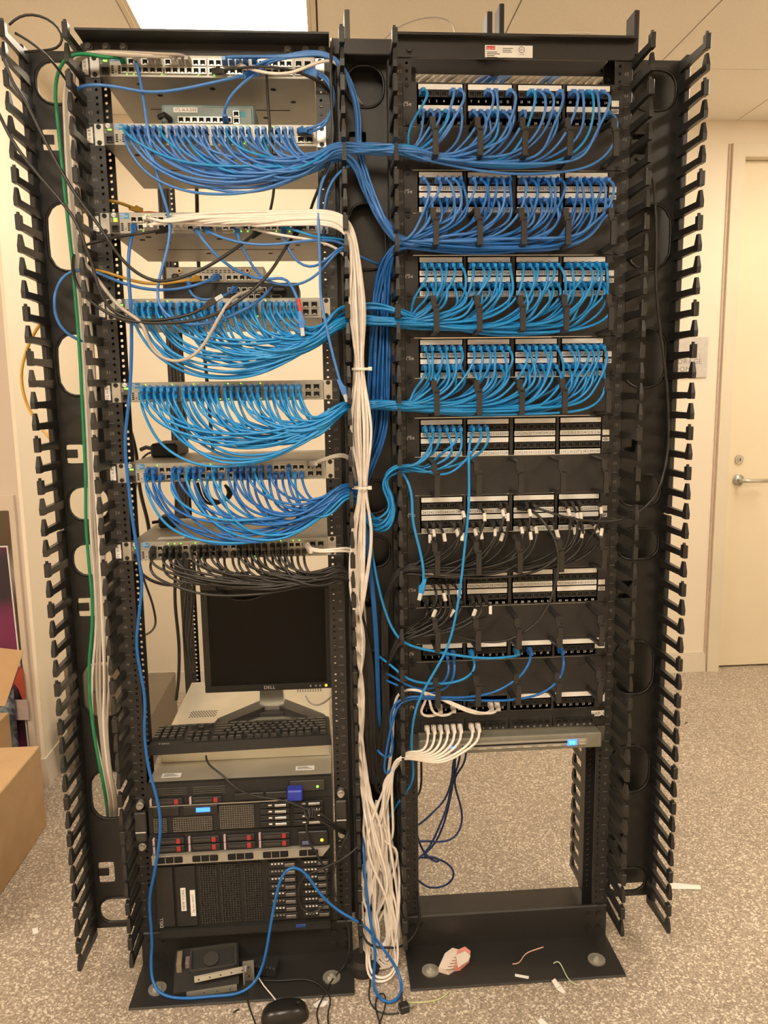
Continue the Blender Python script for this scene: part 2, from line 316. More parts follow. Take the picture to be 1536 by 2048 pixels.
def rack(x0, label, left):
    t = thing('equipment_rack', label, 'rack', (x0, 0, 0))
    for s in (-1, 1):
        u = ob('upright', ups[s], t); ob('unit_numbers', nums[s], u)
    b = MB()  # front base angle
    b.prism([(0, 0), (-.142, 0), (-.1445, .003), (-.142, .006), (-.006, .006), (-.006, .087), (-.003, .0905), (0, .087)], lambda u, v, s_: (s_, u, v), .2585, -.2585)
    b.build('base_angle', K, t)
    b = MB(); b.prism([(.05, 0), (.19, 0), (.19, .006), (.056, .006), (.056, .05), (.05, .05)], lambda u, v, s_: (s_, u, v), -.2585, .2585); b.build('rear_base_angle', K, t)
    BS = mat('zinc_bolt', (.45, .43, .38), .4, .6); BD = mat('dull_bolt', (.16, .15, .14), .45, .4)
    for s in (-1, 1):
        bb = MB(); c = (s*.205, -.09, .006); bb.cyl(c, 'z', .021, .003, 24); bb.cyl((c[0], c[1], .009), 'z', .011, .006, 6); bb.cyl((c[0], c[1], .015), 'z', .0055, .005, 10)
        bb.build('anchor_bolt', BS, t)
        for zz in (.03, .066):
            for dx in (.238, .213): bolt(MB(), (s*dx, -.006, zz), .007).build('bolt', K, t)
    if left:   # top angle whose horizontal leg points forward
        MB().prism([(0, 2.088), (0, 2.112), (-.002, 2.1135), (-.057, 2.1135), (-.057, 2.1095), (-.004, 2.1095), (-.004, 2.088)], lambda u, v, s_: (s_, u, v), -.2525, .2525).build('top_angle', K, t)
        for px in (177, 212, 247, 575, 611, 643):
            p = at(px, 89, -.004); bolt(MB(), (p[0], -.004, 2.1), .0065, h=.007).build('bolt', BD, t)
        MB().box(-.2525, .2525, .046, .05, 2.088, 2.112).build('rear_top_angle', K, t)
    else:
        MB().prism([(0, 2.09), (0, 2.127), (-.003, 2.131), (-.024, 2.131), (-.024, 2.126), (-.004, 2.126), (-.004, 2.09)], lambda u, v, s_: (s_, u, v), -.262, .262).build('top_angle', K, t)
        MB().box(-.262, .262, .10, .104, 2.099, 2.131).build('rear_top_angle', K, t)
        for s in (-1, 1): MB().box(s*.2403-.0182, s*.2403+.0182, .003, .1, 2.1085, 2.1125).build('top_tie', K, t)
        p = at(818, 99, -.004); bolt(MB(), (p[0]-x0, -.004, p[2]), .007).build('bolt', K, t)
        MB().box(-.2585, -.208, .046, .05, 2.005, 2.09).build('corner_bracket', K, t)
        s = MB(); a, b_ = at(970, 90, -.0045), at(1065, 116, -.0045); w_, h_ = b_[0]-a[0], a[2]-b_[2]
        s.box(a[0]-x0, b_[0]-x0, -.0048, -.004, b_[2], a[2], 0); X, Z, F = a[0]-x0, b_[2], -.0051
        s.box(X+.003, X+.022, F, -.0047, Z+h_-.009, Z+h_-.002, 1); s.text('legrand', XZ, X+.004, Z+h_-.0075, .0038, F-.0002, 0)
        for i, ln in enumerate((.022, .028, .017, .023)): s.box(X+.004, X+.004+ln, F, -.0048, Z+h_-.0145-i*.0035, Z+h_-.0132-i*.0035, 2)
        for i, ln in enumerate((.022, .018, .02)): s.box(X+.038, X+.038+ln, F, -.0048, Z+h_-.007-i*.0035, Z+h_-.0058-i*.0035, 2)
        s.tube([(X+.079+.006*math.cos(k*.3927), F, Z+h_-.0085+.006*math.sin(k*.3927)) for k in range(17)], .0005, 5, 2, False); s.text('UL', XZ, X+.079, Z+h_-.0105, .0045, F, 2, .5)
        s.text('LISTED', XZ, X+.079, Z+h_-.019, .0024, F, 2, .5)
        s.build('maker_label', [WH, mat('red_print', (.6, .03, .03), .5), INK], t, label='white maker label with red logo')
    return t
rackA = rack(X1, 'black open frame rack holding the network switches and servers', True)
rackB = rack(X2, 'black open frame rack holding the patch panels', False)
# uprights standing behind the left rack
t = thing('rear_rack_post', 'black rear rack post with a hole column seen behind the left rack', 'rack post', (0, .68, 0))
ob('upright', upright(-1).mesh('upright', K), t)
MB().box(-.30, -.19, -.05, .12, 0, .006).build('foot_plate', K, t)
# ------------------------------------------------------------------ vertical cable managers
HOLES = [(2.085, 2.004), (1.802, 1.663), (1.526, 1.394), (1.186, 1.112), (1.054, .982), (.772, .637), (.497, .375), (.161, .098)]
WINS = [(1.953, 1.91), (1.283, 1.241), (.927, .883), (.259, .204)]
def finger_mesh(kind, sy=1):
    mb = MB(); e = -.092
    def bar(y0, y1, w0, w1, zb0, zt0, zb1, zt1):
        mb.hexa([(-w1, y1, zb1), (w1, y1, zb1), (w0, y0, zb0), (-w0, y0, zb0), (-w1, y1, zt1), (w1, y1, zt1), (w0, y0, zt0), (-w0, y0, zt0)])
    bar(.02, -.02, .0058, .005, -.011, .009, -.0085, .007); bar(-.02, e, .005, .0042, -.0085, .007, -.0075, .0055)
    if kind == 0:      # tapered upright blade
        for (za, zb, wa, wb_, ya, yb) in ((-.009, .004, .0042, .0046, .009, .0095), (.004, .0265, .0046, .0026, .0095, .005)):
            mb.hexa([(-wa, e-ya, za), (wa, e-ya, za), (wa, e+ya, za), (-wa, e+ya, za), (-wb_, e-yb, zb), (wb_, e-yb, zb), (wb_, e+yb, zb), (-wb_, e+yb, zb)])
    else:              # square latch post with a hinge pin
        mb.bev(-.0055, .0055, e-.008, e+.008, -.010, .020, .0012); mb.cyl((-.001, e, .020), 'z', .0035, .005, 8)
    if sy < 0: mb.v = [(x, -y, z) for x, y, z in mb.v]; mb.f = [f[::-1] for f in mb.f]
    return mb.mesh('finger', KP)
FM = [finger_mesh(0), finger_mesh(1)]; FR = [finger_mesh(0, -1)]
def slot(u0, u1, v0, v1, n=24, rr=None):
    cu, cv, a, b = (u0+u1)/2, (v0+v1)/2, (u1-u0)/2, (v1-v0)/2; out = []; r = rr or min(a, b)*.85
    for i in range(n):
        th = math.pi/4+2*math.pi*i/n; c, s_ = math.cos(th), math.sin(th)
        k = 1/max(abs(c), abs(s_)); x, y = c*k*a, s_*k*b      # rounded rectangle by clamping to corner arcs
        qx, qy = abs(x)-(a-r), abs(y)-(b-r)
        if qx > 0 and qy > 0:
            d = math.hypot(qx, qy); x = math.copysign(a-r+qx/d*r, x); y = math.copysign(b-r+qy/d*r, y)
        out.append((cu+x, cv+y))
    return out
def manager(x0, x1, xw0, xw1, label, latch, fill=None):
    t = thing('vertical_cable_manager', label, 'cable manager', (0, 0, 0), 'vertical cable managers')
    mb = MB(); feats = sorted([(a, b, 0) for b, a in HOLES]+[(a, b, 1) for b, a in WINS]); z = .082; hw0, hw1 = xw0+.017, xw1-.013
    for a, b, k in feats:
        m = .012; mb.box(xw0, xw1, .034, .038, z, a-m)
        if k == 0: mb.cell(FT, xw0, xw1, a-m, b+m, slot(hw0, hw1, a, b), .034, .038)
        else:
            c = (hw0+hw1)/2; mb.cell(FT, xw0, xw1, a-m, b+m, slot(hw0+.002, hw0+.04, a, b, 24, .003), .034, .038)
            mb.box(hw0, hw0+.026, .034, .038, (a+b)/2-.009, (a+b)/2+.01)
        z = b+m
    mb.box(xw0, xw1, .034, .038, z, 2.107)
    for xr in (xw0, xw1): mb.bev(xr-.006, xr+.006, .002, .04, .082, 1.09, .002); mb.bev(xr-.006, xr+.006, .002, .04, 1.094, 2.107, .002)
    if fill: mb.box(fill[0], fill[1], .036, .04, .082, 2.107); mb.box(fill[2], fill[3], .036, .04, .082, 2.107)
    mb.build('spine', KP, t)
    for b, a in HOLES:
        L = slot(hw0-.002, hw1+.002, a-.002, b+.002); MB().tube([(u, .033, v) for u, v in L+L[:2]], .003, 6, 0, False).build('slot_rim', KP, t, smooth=True)
    for c, xf in enumerate((x0, x1)):
        for i in range(46):
            ob('finger', FM[1 if (i % 6) in latch else 0], t, (xf, 0, .083+i*UH*1.0015))
    return t
mgA = manager(-.376, -.258, -.380, -.262, 'black finger duct at the left end carrying green and grey cables', (1, 3))
mgB = manager(.277, .383, .272, .380, 'black finger duct between the racks with the white cable trunk', (1, 3), (.2575, .268, .384, .391))
mgC = manager(1.028, .912, .905, 1.034, 'black finger duct at the right end beside the door', (1, 3))
# rear fingers and rear trough of the two right hand managers
for i in range(14): ob('rear_finger', FR[0], mgC, (.893, .135, .05+i*UH))
MB().box(.885, .901, .1, .15, .04, 2.1).build('rear_rail', KP, mgC)
MB().box(.932, 1.042, .075, .079, .09, 2.1).box(.932, .936, .05, .075, .09, 2.1).build('rear_trough', KP, mgC)
MB().box(.268, .386, .072, .076, .25, 2.106).build('rear_trough', KP, mgB)
MB().bev(.258, .392, -.012, .06, 2.09, 2.122, .002).build('cap', K, mgB)
# ladder tray hooks on top of the racks
for i, (px, py0, py1, Y, lb) in enumerate(((693, 27, 75, .10, 'upright grey steel hook above the duct between the racks'), (976, 31, 72, .06, 'shorter black tray hook on top of the patch panel rack'), (1000, 15, 72, .16, 'taller black tray hook on top of the patch panel rack'), (1268, 28, 78, .10, 'black tray hook at the right end of the patch panel rack'))):
    a, b = at(px, py0, Y), at(px, py1, Y); z0 = 2.131 if i else 2.122
    o = MB(); o.bev(a[0]-.006, a[0]+.006, Y-.02, Y+.03, z0, a[2], .0015); o.bev(a[0]-.02, a[0]+.006, Y-.02, Y+.03, z0, z0+.008, .001)
    tag(o.build('tray_hook', GD if i == 0 else K), lb, 'bracket', 'tray hooks on the rack tops')
# ------------------------------------------------------------------ patch panels and horizontal managers
GX = [-.2084, -.1014, .0076, .1146]; PW = .095/6      # port group starts (from the rack centre)
def jack_mesh(name, w, h, mt, inner, d=-.0003):
    mb = MB(); a, b = w/2, h/2; i, k = a*.76, b*.74
    O = [(-a, -b), (a, -b), (a, b), (-a, b)]; I = [(-i, -k), (i, -k), (i, k), (-i, k)]
    V = [(x, -.003, z) for x, z in O]+[(x, -.003, z) for x, z in I]+[(x, d, z) for x, z in I]+[(x, d, z) for x, z in O]; F = []
    for q in range(4):
        r_ = (q+1) % 4; F += [(q, r_, 4+r_, 4+q), (4+q, 4+r_, 8+r_, 8+q), (r_, q, 12+q, 12+r_)]
    mb.add(V, F); mb.add([(x, d, z) for x, z in I], [(0, 1, 2, 3)], 1); mb.box(-i*.45, i*.45, -.0022, d, -k, -k*.6, 0)
    return mb.mesh(name, [mt, inner])
JK = jack_mesh('jack', .0142, .0128, KG, KD); JS = jack_mesh('port', .0132, .0125, mat('port_shield', (.55, .53, .47), .35, .6), KD)
JB = jack_mesh('jack', .0142, .0128, KP, KD)
STRIP = MB().bev(0, .095, -.0022, 0, -.0055, .0055, .0004).mesh('label_strip', WH)
SQ = MB().box(-.008, .008, -.0006, 0, -.006, .006).mesh('blank_sticker', WH)
def oval():
    mb = MB().box(-.008, .008, -.0006, 0, -.0045, .0045, 0)
    mb.tube([(.006*math.cos(k*.5236), -.0008, .0026*math.sin(k*.5236)) for k in range(13)], .0007, 5, 1, False); return mb.box(-.0035, .0035, -.0009, -.0006, -.0007, .0007, 1)
OV = oval().mesh('oval_sticker', [WH, INK])
SCR = MB(); SCR.cyl((0, 0, 0), (0, -1, 0), .0052, .0025, 14, 0, .0042); SCR.box(-.003, .003, -.0029, -.0024, -.0006, .0006, 1); SCR.box(-.0006, .0006, -.0029, -.0024, -.003, .003, 1)
SCR = SCR.mesh('screw', [KP, KD])
ORD = ['topmost', 'second', 'third', 'fourth', 'fifth', 'sixth', 'seventh']
PANEL = {}
def wtext(mb, s, u, v, h, m=0, al=.5): mb.text(s, XZ, u, v, h, -.0035, m, al); return mb
def patch_panel(k, n0, utop, style, label):
    top = zU(utop+1); t = thing('patch_bay', label, 'patch panel', (X2, 0, top), 'patch panels')
    H = 2*UH if style != 'c6' else UH
    pl = MB().bev(-.2413, .2413, -.0032, -.0002, -H+.0005, -.0005, .0006)
    for g in range(4): pl.box(GX[g]-.003, GX[g]+.098, -.0032, .03, -H+.004, -.003)
    pl.build('faceplate', K, t)
    if k == 3: MB().box(-.205, .09, -.004, -.0032, -.0022, -.0006).build('top_edge', mat('pale_edge', (.75, .62, .5), .4, .4), t)  # pale strip along part of the fourth panel's top edge
    rows = ((.0245, .0102, .0385), (.0665, .0525, .0822)) if style != 'c6' else ((.021, .006, .033),)
    wt = MB(); wt.text('5e' if style != 'c6' else '6', XZ, -.2345, -.048 if style != 'c6' else -.026, .0085, -.0035)
    wt.tube([(-.2375+.0022*math.cos(q*.5236)*.8+.0009*math.sin(q*.5236), -.0036, (-.0445 if style != 'c6' else -.0225)+.0042*math.sin(q*.5236)) for q in range(11)], .0005, 5, 0, False)
    for r, (zj, zs, zn) in enumerate(rows):
        for g in range(4):
            if style != 'c6' or g > 1 or k == 7: ob('label_strip', STRIP, t, (GX[g], -.0032, -zs))
            printed = (style == 'lab') or (style == 'half' and r == 0)
            if printed:
                st = ob('label_strip', STRIP, t, (GX[g], -.0032, -zn)); nm = MB()
                for c in range(6):
                    nm.text(str(n0+r*24+g*6+c), XZ, (c+.5)*PW, -.0031, .0062, -.0026, align=.5)
                    if c: nm.box(c*PW-.0002, c*PW+.0002, -.0026, -.0022, -.004, .004)
                nm.build('printed_numbers', INK, st)
            else:
                for c in range(6): wtext(wt, str((n0 if style != 'half' else 1)+r*24+g*6+c), GX[g]+(c+.5)*PW, -zn-.002, .0055)
            for c in range(6): ob('jack', JK if style != 'c6' else JB, t, (GX[g]+(c+.5)*PW, -.0036, -zj))
    wt.build('printed_digits', WI, t)
    if style != 'c6':
        ob('blank_sticker', SQ, t, (.2225, -.0034, -.0395)); ob('oval_sticker', OV, t, (.2225, -.0034, -.0555))
    for s in (-1, 1):
        for z in ((-.00635, -2*UH+.00635) if style != 'c6' else (-.00635, -UH+.00635)): ob('screw', SCR, t, (s*.2326, -.0032, z))
    PANEL[k] = (top, rows)
    return t
def port(k, n):      # n counts from 0 within the panel
    top, rows = PANEL[k]; r, c = divmod(n, 24)
    return np.array((X2+GX[c//6]+(c % 6+.5)*PW, -.006, top-rows[r][0]))
pn = [(0, 1, 44, 'plain'), (1, 49, 40, 'lab'), (2, 97, 36, 'lab'), (3, 145, 32, 'lab'), (4, 193, 28, 'lab'), (5, 241, 24, 'lab'), (6, 289, 20, 'half')]
for k, n0, u, st in pn:
    patch_panel(k, n0, u, st, '%s two row black patch panel in the right rack, first port numbered %d' % (ORD[k], n0))
p_c6a = patch_panel(7, 1, 16, 'c6', 'upper single row patch panel with blue cables and a white sticker at its right end')
p_c6b = patch_panel(8, 1, 13, 'c6', 'single row patch panel with white cables and a sticker marked A')
def sticker(par, x, z, w_, h_, txt, hh):
    m = MB().box(x-w_/2, x+w_/2, -.0046, -.0034, z-h_/2, z+h_/2, 0)
    for i, s in enumerate(txt): m.text(s, XZ, x, z-hh/2+(len(txt)-1)*hh*.6-i*hh*1.25, hh, -.0049, 1, .5)
    m.build('sticker', [WH, INK], par)
sticker(p_c6a, .222, -.012, .024, .026, ('U', 'P'), .006); sticker(p_c6b, .231, -.016, .014, .022, ('A',), .008)
# WAP panel: plain angled front
t = thing('patch_bay', 'single row patch panel of white cables with a sticker reading WAP B', 'patch panel', (X2, 0, zU(13)), 'patch panels')
pb = MB().bev(-.2413, .2413, -.0032, -.0002, -UH+.0005, -.0005, .0006)
for g in range(4): pb.hexa([(GX[g]-.004, -.010, -.041), (GX[g]+.099, -.010, -.041), (GX[g]+.099, .002, -.041), (GX[g]-.004, .002, -.041), (GX[g]-.004, -.004, -.012), (GX[g]+.099, -.004, -.012), (GX[g]+.099, .002, -.012), (GX[g]-.004, .002, -.012)])
pb.build('faceplate', KM, t); wt = MB()
for c in range(24):
    x = GX[c//6]+(c % 6+.5)*PW; ob('jack', JB, t, (x, -.0095, -.026)); wt.text(str(c+1), XZ, x, -.0385, .0042, -.0103, align=.5)
wt.build('printed_digits', WI, t); sticker(t, .222, -.0135, .032, .014, ('WAP  B',), .0075)
for s in (-1, 1): ob('screw', SCR, t, (s*.2326, -.0032, -.0222))
PANEL[9] = (zU(13), ((.026, 0, 0),))
# horizontal managers with five split rings each
def ring_mesh():
    mb = MB(); d = -.082; w = .0058
    P = lambda u, v, x0: (x0+u, 0, v)
    def bar(y0, z0, y1, z1, x, tk=.003):
        n = np.array((-(z1-z0), y1-y0)); n = n/np.linalg.norm(n)*tk
        pts = [(y0+n[0], z0+n[1]), (y0-n[0], z0-n[1]), (y1-n[0], z1-n[1]), (y1+n[0], z1+n[1])]
        mb.hexa([(x-w, *pts[0]), (x+w, *pts[0]), (x+w, *pts[1]), (x-w, *pts[1]), (x-w, *pts[3]), (x+w, *pts[3]), (x+w, *pts[2]), (x-w, *pts[2])])
    bar(-.003, -.006, d, -.010, -.003); bar(d, -.008, d, -.026, -.003)
    bar(-.003, -.083, d, -.080, .003); bar(d, -.082, d, -.030, .003); mb.box(-.006, .009, d-.003, d+.003, -.034, -.026)
    return mb.mesh('ring', K)
RG = ring_mesh(); RX = [-.1854, -.0924, .0016, .0966, .1946]
for k, u in enumerate((42, 38, 34, 30, 26, 22, 18, 15)):
    wh = ('below the %s patch panel' % ORD[k]) if k < 7 else 'between the two single row patch panels'
    t = thing('horizontal_cable_manager', 'black cable manager with five split rings '+wh, 'cable manager', (X2, 0, zU(u+1)), 'horizontal cable managers')
    MB().bev(-.2413, .2413, -.003, -.0002, -2*UH+.0005, -.0005, .0006).build('backplate', K, t)
    for x in RX: ob('ring', RG, t, (x, 0, 0))
    for s in (-1, 1):
        for z in (-.00635, -2*UH+.00635): ob('screw', SCR, t, (s*.2326, -.003, z))
# KVM / drawer unit at U11
t = thing('console_drawer', 'grey rack console drawer front with a blue lit 00 display', 'console drawer', (X2, 0, zU(11)))
b = MB().bev(-.222, .222, -.038, .3, .003, .041, .003); b.build('body', mat('drawer_grey', (.22, .21, .17), .45, .2), t)
MB().box(-.2413, -.222, -.003, 0, .002, .042).box(.222, .2413, -.003, 0, .002, .042).build('ears', GD, t)
MB().bev(-.165, .185, -.041, -.038, .012, .030, .0012).build('panel_inset', mat('drawer_light_grey', (.36, .34, .30), .4, .3), t)
MB().box(-.12, .148, -.0418, -.041, .021, .025).build('dark_slot', KD, t)
for i in range(7): MB().bev(-.116+i*.036, -.096+i*.036, -.043, -.041, .0135, .0175, .0005).build('button', SV, t)
for z in (.0145, .0225): MB().bev(.163, .179, -.043, -.041, z, z+.0055, .0005).build('button', SV, t)
MB().bev(-.161, -.153, -.043, -.041, .0175, .0245, .0005).build('button', SV, t)
MB().bev(.136, .159, -.0425, -.041, .0135, .0285, .0005).build('display', BLED, t)
MB().text('00', XZ, .1475, .0165, .0095, -.0428, 0, .5).build('display_digits', CLED, t); MB().box(-.147, -.137, -.0422, -.041, .019, .024).build('indicator', BLED, t)

# ------------------------------------------------------------------ network switches
SG = [.045, .134, .223, .312]; SPW = .0142
def swport(u, n):     # n: 0..47, even = upper row
    c, r = divmod(n, 2); g, i = divmod(c, 6)
    return np.array((X1-.222+SG[g]+(i+.5)*SPW, -.008, zU(u)+(.0285 if r == 0 else .0128)))
EAR = MB()
EAR.cell(FT, 0, .0185, .022, .0436, octo(.0092, .0381, .003), -.0022, -.0002); EAR.cell(FT, 0, .0185, .0008, .022, octo(.0092, .00635, .003), -.0022, -.0002)
EAR.box(.0165, .0185, -.0002, .03, .0008, .0436); EARL = EAR.mesh('ear', SV)
EB = MB(); EB.v = [(-x, y, z) for x, y, z in EAR.v]; EB.f = [f[::-1] for f in EAR.f]; EB.m = EAR.m; EARR = EB.mesh('ear', SV)
CH = MB().box(-.220, .220, -.004, .33, .0008, .0436)
for (x, y) in [(-.17, .06), (-.15, .03), (-.12, .09), (.0, .05), (.13, .05), (.1, .22), (-.05, .22), (.17, .12)]: CH.cyl((x, y, .0008), (0, 0, -1), .006, .0006, 12, 1)
CH.box(-.16, .16, .17, .173, .0003, .0008, 1); CH = CH.mesh('chassis', [GB, KD])
FP = MB().bev(-.2215, .2215, -.0075, -.004, .0008, .0436, .0006, 0); FP.box(-.2213, -.2, -.0079, -.0075, .001, .0434, 1); FP = FP.mesh('faceplate', [GS, GD])
BLK = MB().box(0, .0855, -.0093, -.0075, -.0008, .0312)
BLK = BLK.mesh('port_block', mat('port_block_silver', (.40, .38, .33), .35, .5))
LOGO = MB().cyl((0, 0, 0), (0, -1, 0), .0048, .0006, 18, 0); LOGO.text('hp', XZ, -.0028, -.0022, .005, -.0008, 1); LOGO = LOGO.mesh('logo', [WH, INK])
BL2 = MB().box(0, .019, -.0004, 0, 0, .0115, 0)
for i, s in enumerate((.009, .015, .007)): BL2.box(.001, .001+s, -.0006, -.0004, .0085-i*.0036, .0098-i*.0036, 1)
BL2 = BL2.mesh('model_label', [BLU, WI]); PAD = MB().box(0, .021, -.0004, 0, 0, .019, 0)
for i in range(4):
    for j in (.001, .015): PAD.box(j, j+.005, -.0007, -.0004, .002+i*.0043, .005+i*.0043, 1)
PAD.cyl((.0105, -.0004, .006), (0, -1, 0), .0012, .0004, 8, 1); PAD = PAD.mesh('led_pad', [mat('pad_cream', (.5, .47, .4), .5), INK])
GLED = MB().bev(-.0042, .0042, -.0012, 0, -.0016, .0016, .0004).mesh('status_light', GRN); GDOT = MB().box(-.0012, .0012, -.0008, 0, -.0009, .0009).mesh('link_light', GRN); ALED = MB().bev(-.0042, .0042, -.0012, 0, -.0016, .0016, .0004).mesh('status_light', AMB)
SFP = jack_mesh('uplink_slot', .0162, .0135, mat('cage', (.35, .34, .3), .35, .6), KD)
def switch(u, ip, label, amber=False, ports=48):
    t = thing('network_switch', label, 'network switch', (X1, 0, zU(u)), 'rack network switches')
    ob('chassis', CH, t); ob('faceplate', FP, t)
    ob('ear', EARL, t, (-.2413, 0, 0)); ob('ear', EARR, t, (.2413, 0, 0))
    for s in (-1, 1):
        for z in (.00635, .0381): ob('screw', SCR, t, (s*.2326, -.0022, z))
    ob('logo', LOGO, t, (-.2115, -.0079, .0385)); ob('status_light', GLED, t, (-.2085, -.0079, .0305))
    if amber: ob('status_light', ALED, t, (-.2085, -.0079, .0262))
    ln = MB()
    for i in range(3): ln.box(-.2195, -.2145, -.0082, -.0079, .0305-i*.003, .0312-i*.003)
    ln.build('printed_lines', WI, t)
    ob('console_port', JS if 0 else JB, t, (-.2095, -.0079, .011)); ob('model_label', BL2, t, (-.1985, -.0075, .0305)); ob('led_pad', PAD, t, (-.1985, -.0075, .004))
    for g in range(4): ob('port_block', BLK, t, (-.222+SG[g]-.0002, 0, .0062))
    for n in range(ports):
        p = swport(u, n); ob('port', JS, t, (p[0], -.0093, p[2]-zU(u)))
        if rnd.random() < .22: ob('link_light', GDOT, t, (p[0]+.004, -.0093, (.0385 if n % 2 == 0 else .0048)))
    for i in range(2):
        for z in (.0295, .0135): ob('uplink_slot', SFP, t, (.188+i*.0185, -.0078, z))
    st = MB().box(-.2575, -.2455, -.0008, -.0001, .006, .038, 0); st.text(ip, lambda a, b, c: (a, c, b), -.2495, .022, .0058, -.001, 1, .5, True); st.build('address_sticker', [WH, INK], t)
    return t
SWU = [45, 42, 38, 34, 30, 26, 22]
switch(45, '172.16.8.7', 'topmost grey network switch under the rack top with grey cables running left')
switch(42, '172.16.8.6', 'second grey network switch from the top, full of royal blue cables')
switch(38, '172.16.8.5', 'third grey network switch with the white cable trunk running along it', True)
switch(34, '172.16.8.4', 'fourth grey network switch, full of sky blue cables under the small routers')
switch(30, '172.16.8.3', 'fifth grey network switch, sky blue cables, hanging loose plug at its right end')
switch(26, '172.16.8.2', 'sixth grey network switch with a power brick on its lid')
switch(22, '172.16.8.1', 'lowest grey network switch full of black cables')
# lid plates of the two lower switches read as brown grey tops; small labels and bricks
t = thing('power_brick', 'black power brick lying on the sixth switch lid', 'power adapter', (-.172, .16, zU(27)-.0009))
MB().bev(-.032, .032, 0, .15, 0, .034, .005).build('body', KM, t); MB().tube([(-.032, .03, .02), (-.05, .035, .024), (-.065, .04, .018)], .005, 8).build('strain_relief', KP, t)
t = thing('power_brick', 'small black power adapter lying on the lowest switch lid', 'power adapter', (-.178, .2, zU(23)-.0009))
MB().bev(-.022, .022, -.02, .03, 0, .028, .004).build('body', KM, t); MB().tube([(-.022, -.005, .015), (-.04, -.01, .013)], .004, 8).build('strain_relief', KP, t)
tag(MB().box(-.168, -.108, .02, .05, zU(23)-.0008, zU(23)-.0003).build('paper_label', WH), 'blank white label stuck on the lowest switch lid', 'label')

# ------------------------------------------------------------------ small switches behind the rack front
# firewall hanging under the top switch
a, b = at(321, 208, .015), at(511, 262, .015)
t = thing('small_switch', 'small teal grey switch labelled 172.16.0.200 under the topmost switch', 'network switch', (a[0], .015, zU(43)+.0003))
W_, H_ = b[0]-a[0], a[2]-zU(43)
fm = mat('teal_grey', (.17, .23, .23), .5, .2)
MB().bev(0, W_, 0, .2, 0, H_, .003).build('case', fm, t)
MB().bev(.006, W_-.006, -.003, 0, .004, H_-.006, .0015).build('front', mat('teal_grey_front', (.24, .30, .29), .5), t)
MB().box(.03, W_*.87, -.0042, -.003, .001, .0055).build('yellow_stripe', mat('pale_yellow', (.6, .5, .2), .5), t)
s = MB().box(.027, .077, -.0042, -.003, H_-.018, H_-.008, 0); s.text('172.16.0.200', XZ, .052, H_-.0155, .0062, -.0045, 1, .5); s.build('address_sticker', [WH, INK], t)
for i in range(9):
    if i < 8: ob('port', JS, t, (.042+i*.0142, -.0033, .0125))
for z in (.011, .025): ob('port', JS, t, (W_-.039, -.0033, z))
MB().box(W_-.03, W_-.02, -.0038, -.003, .02, .03).build('model_label', mat('cyan_label', (.05, .35, .5), .5), t)
MB().tube([(.0, -.02, .012), (.012, -.03, .014), (.02, -.012, .012), (.018, 0, .012)], .006, 8).build('power_plug', KP, t)
# steel 8-port gateway on the fourth switch, black router beneath it
z0 = zU(35)-.0008; a, b = at(352, 570, .12), at(575, 605, .12)
t = thing('router', 'flat black router standing on the fourth switch', 'router', (-.125, .05, z0))
MB().bev(0, .296, 0, .14, 0, .0405, .002).build('case', KM, t); MB().box(.02, .11, -.0012, 0, .006, .031).build('cover_plate', KP, t)
for i in range(5): ob('port', JS, t, (.145+i*.0152 if i < 4 else .218, -.0005, .024)); 
for i in range(3): ob('port', JS, t, (.175+i*.0152, -.0005, .009))
MB().tube([(.233, -.002, .010), (.237, -.002, .014), (.254, -.002, .014), (.258, -.002, .010), (.252, -.002, .006), (.239, -.002, .006), (.233, -.002, .010)], .0012, 6).build('serial_socket', SV, t)
MB().bev(.235, .268, -.02, 0, .018, .03, .003).build('power_plug', KP, t)
t = thing('gateway', 'grey steel gateway box with eight front ports stacked on the black router', 'router', (-.121, .05, z0+.0407))
MB().bev(0, .217, 0, .12, 0, .0345, .0015).build('case', GB, t); v_ = MB()
for i in range(11):
    for z in (.022, .026): v_.box(.07+i*.0095, .0755+i*.0095, -.0006, 0, z, z+.0016)
v_.build('vent_slots', KD, t)
for x in (.030, .180): MB().cyl((x, 0, .026), (0, -1, 0), .0052, .003, 14).cyl((x, -.003, .026), (0, -1, 0), .003, .0004, 10, 1).build('coax_socket', [mat('brass', (.6, .42, .2), .35, .8), KD], t)
for i in range(8): ob('port', JS, t, (.074+i*.0146+(.006 if i > 3 else 0), -.0005, .011))
MB().bev(.015, .03, -.018, 0, .007, .018, .003).build('power_plug', KP, t)
# fibre tray behind the third switch
t = thing('fibre_box', 'small black fibre box with orange leads behind the third switch', 'fibre box', (-.19, .10, zU(39)-.0008))
MB().bev(0, .07, 0, .15, 0, .022, .002).build('case', KM, t)
for i in range(3): MB().tube([(.0+.004*i, .004, .024+.001*i), (.03, -.004, .025), (.06, .004, .0235)], .0016, 6).build('orange_lead', CABLE['o'], t)

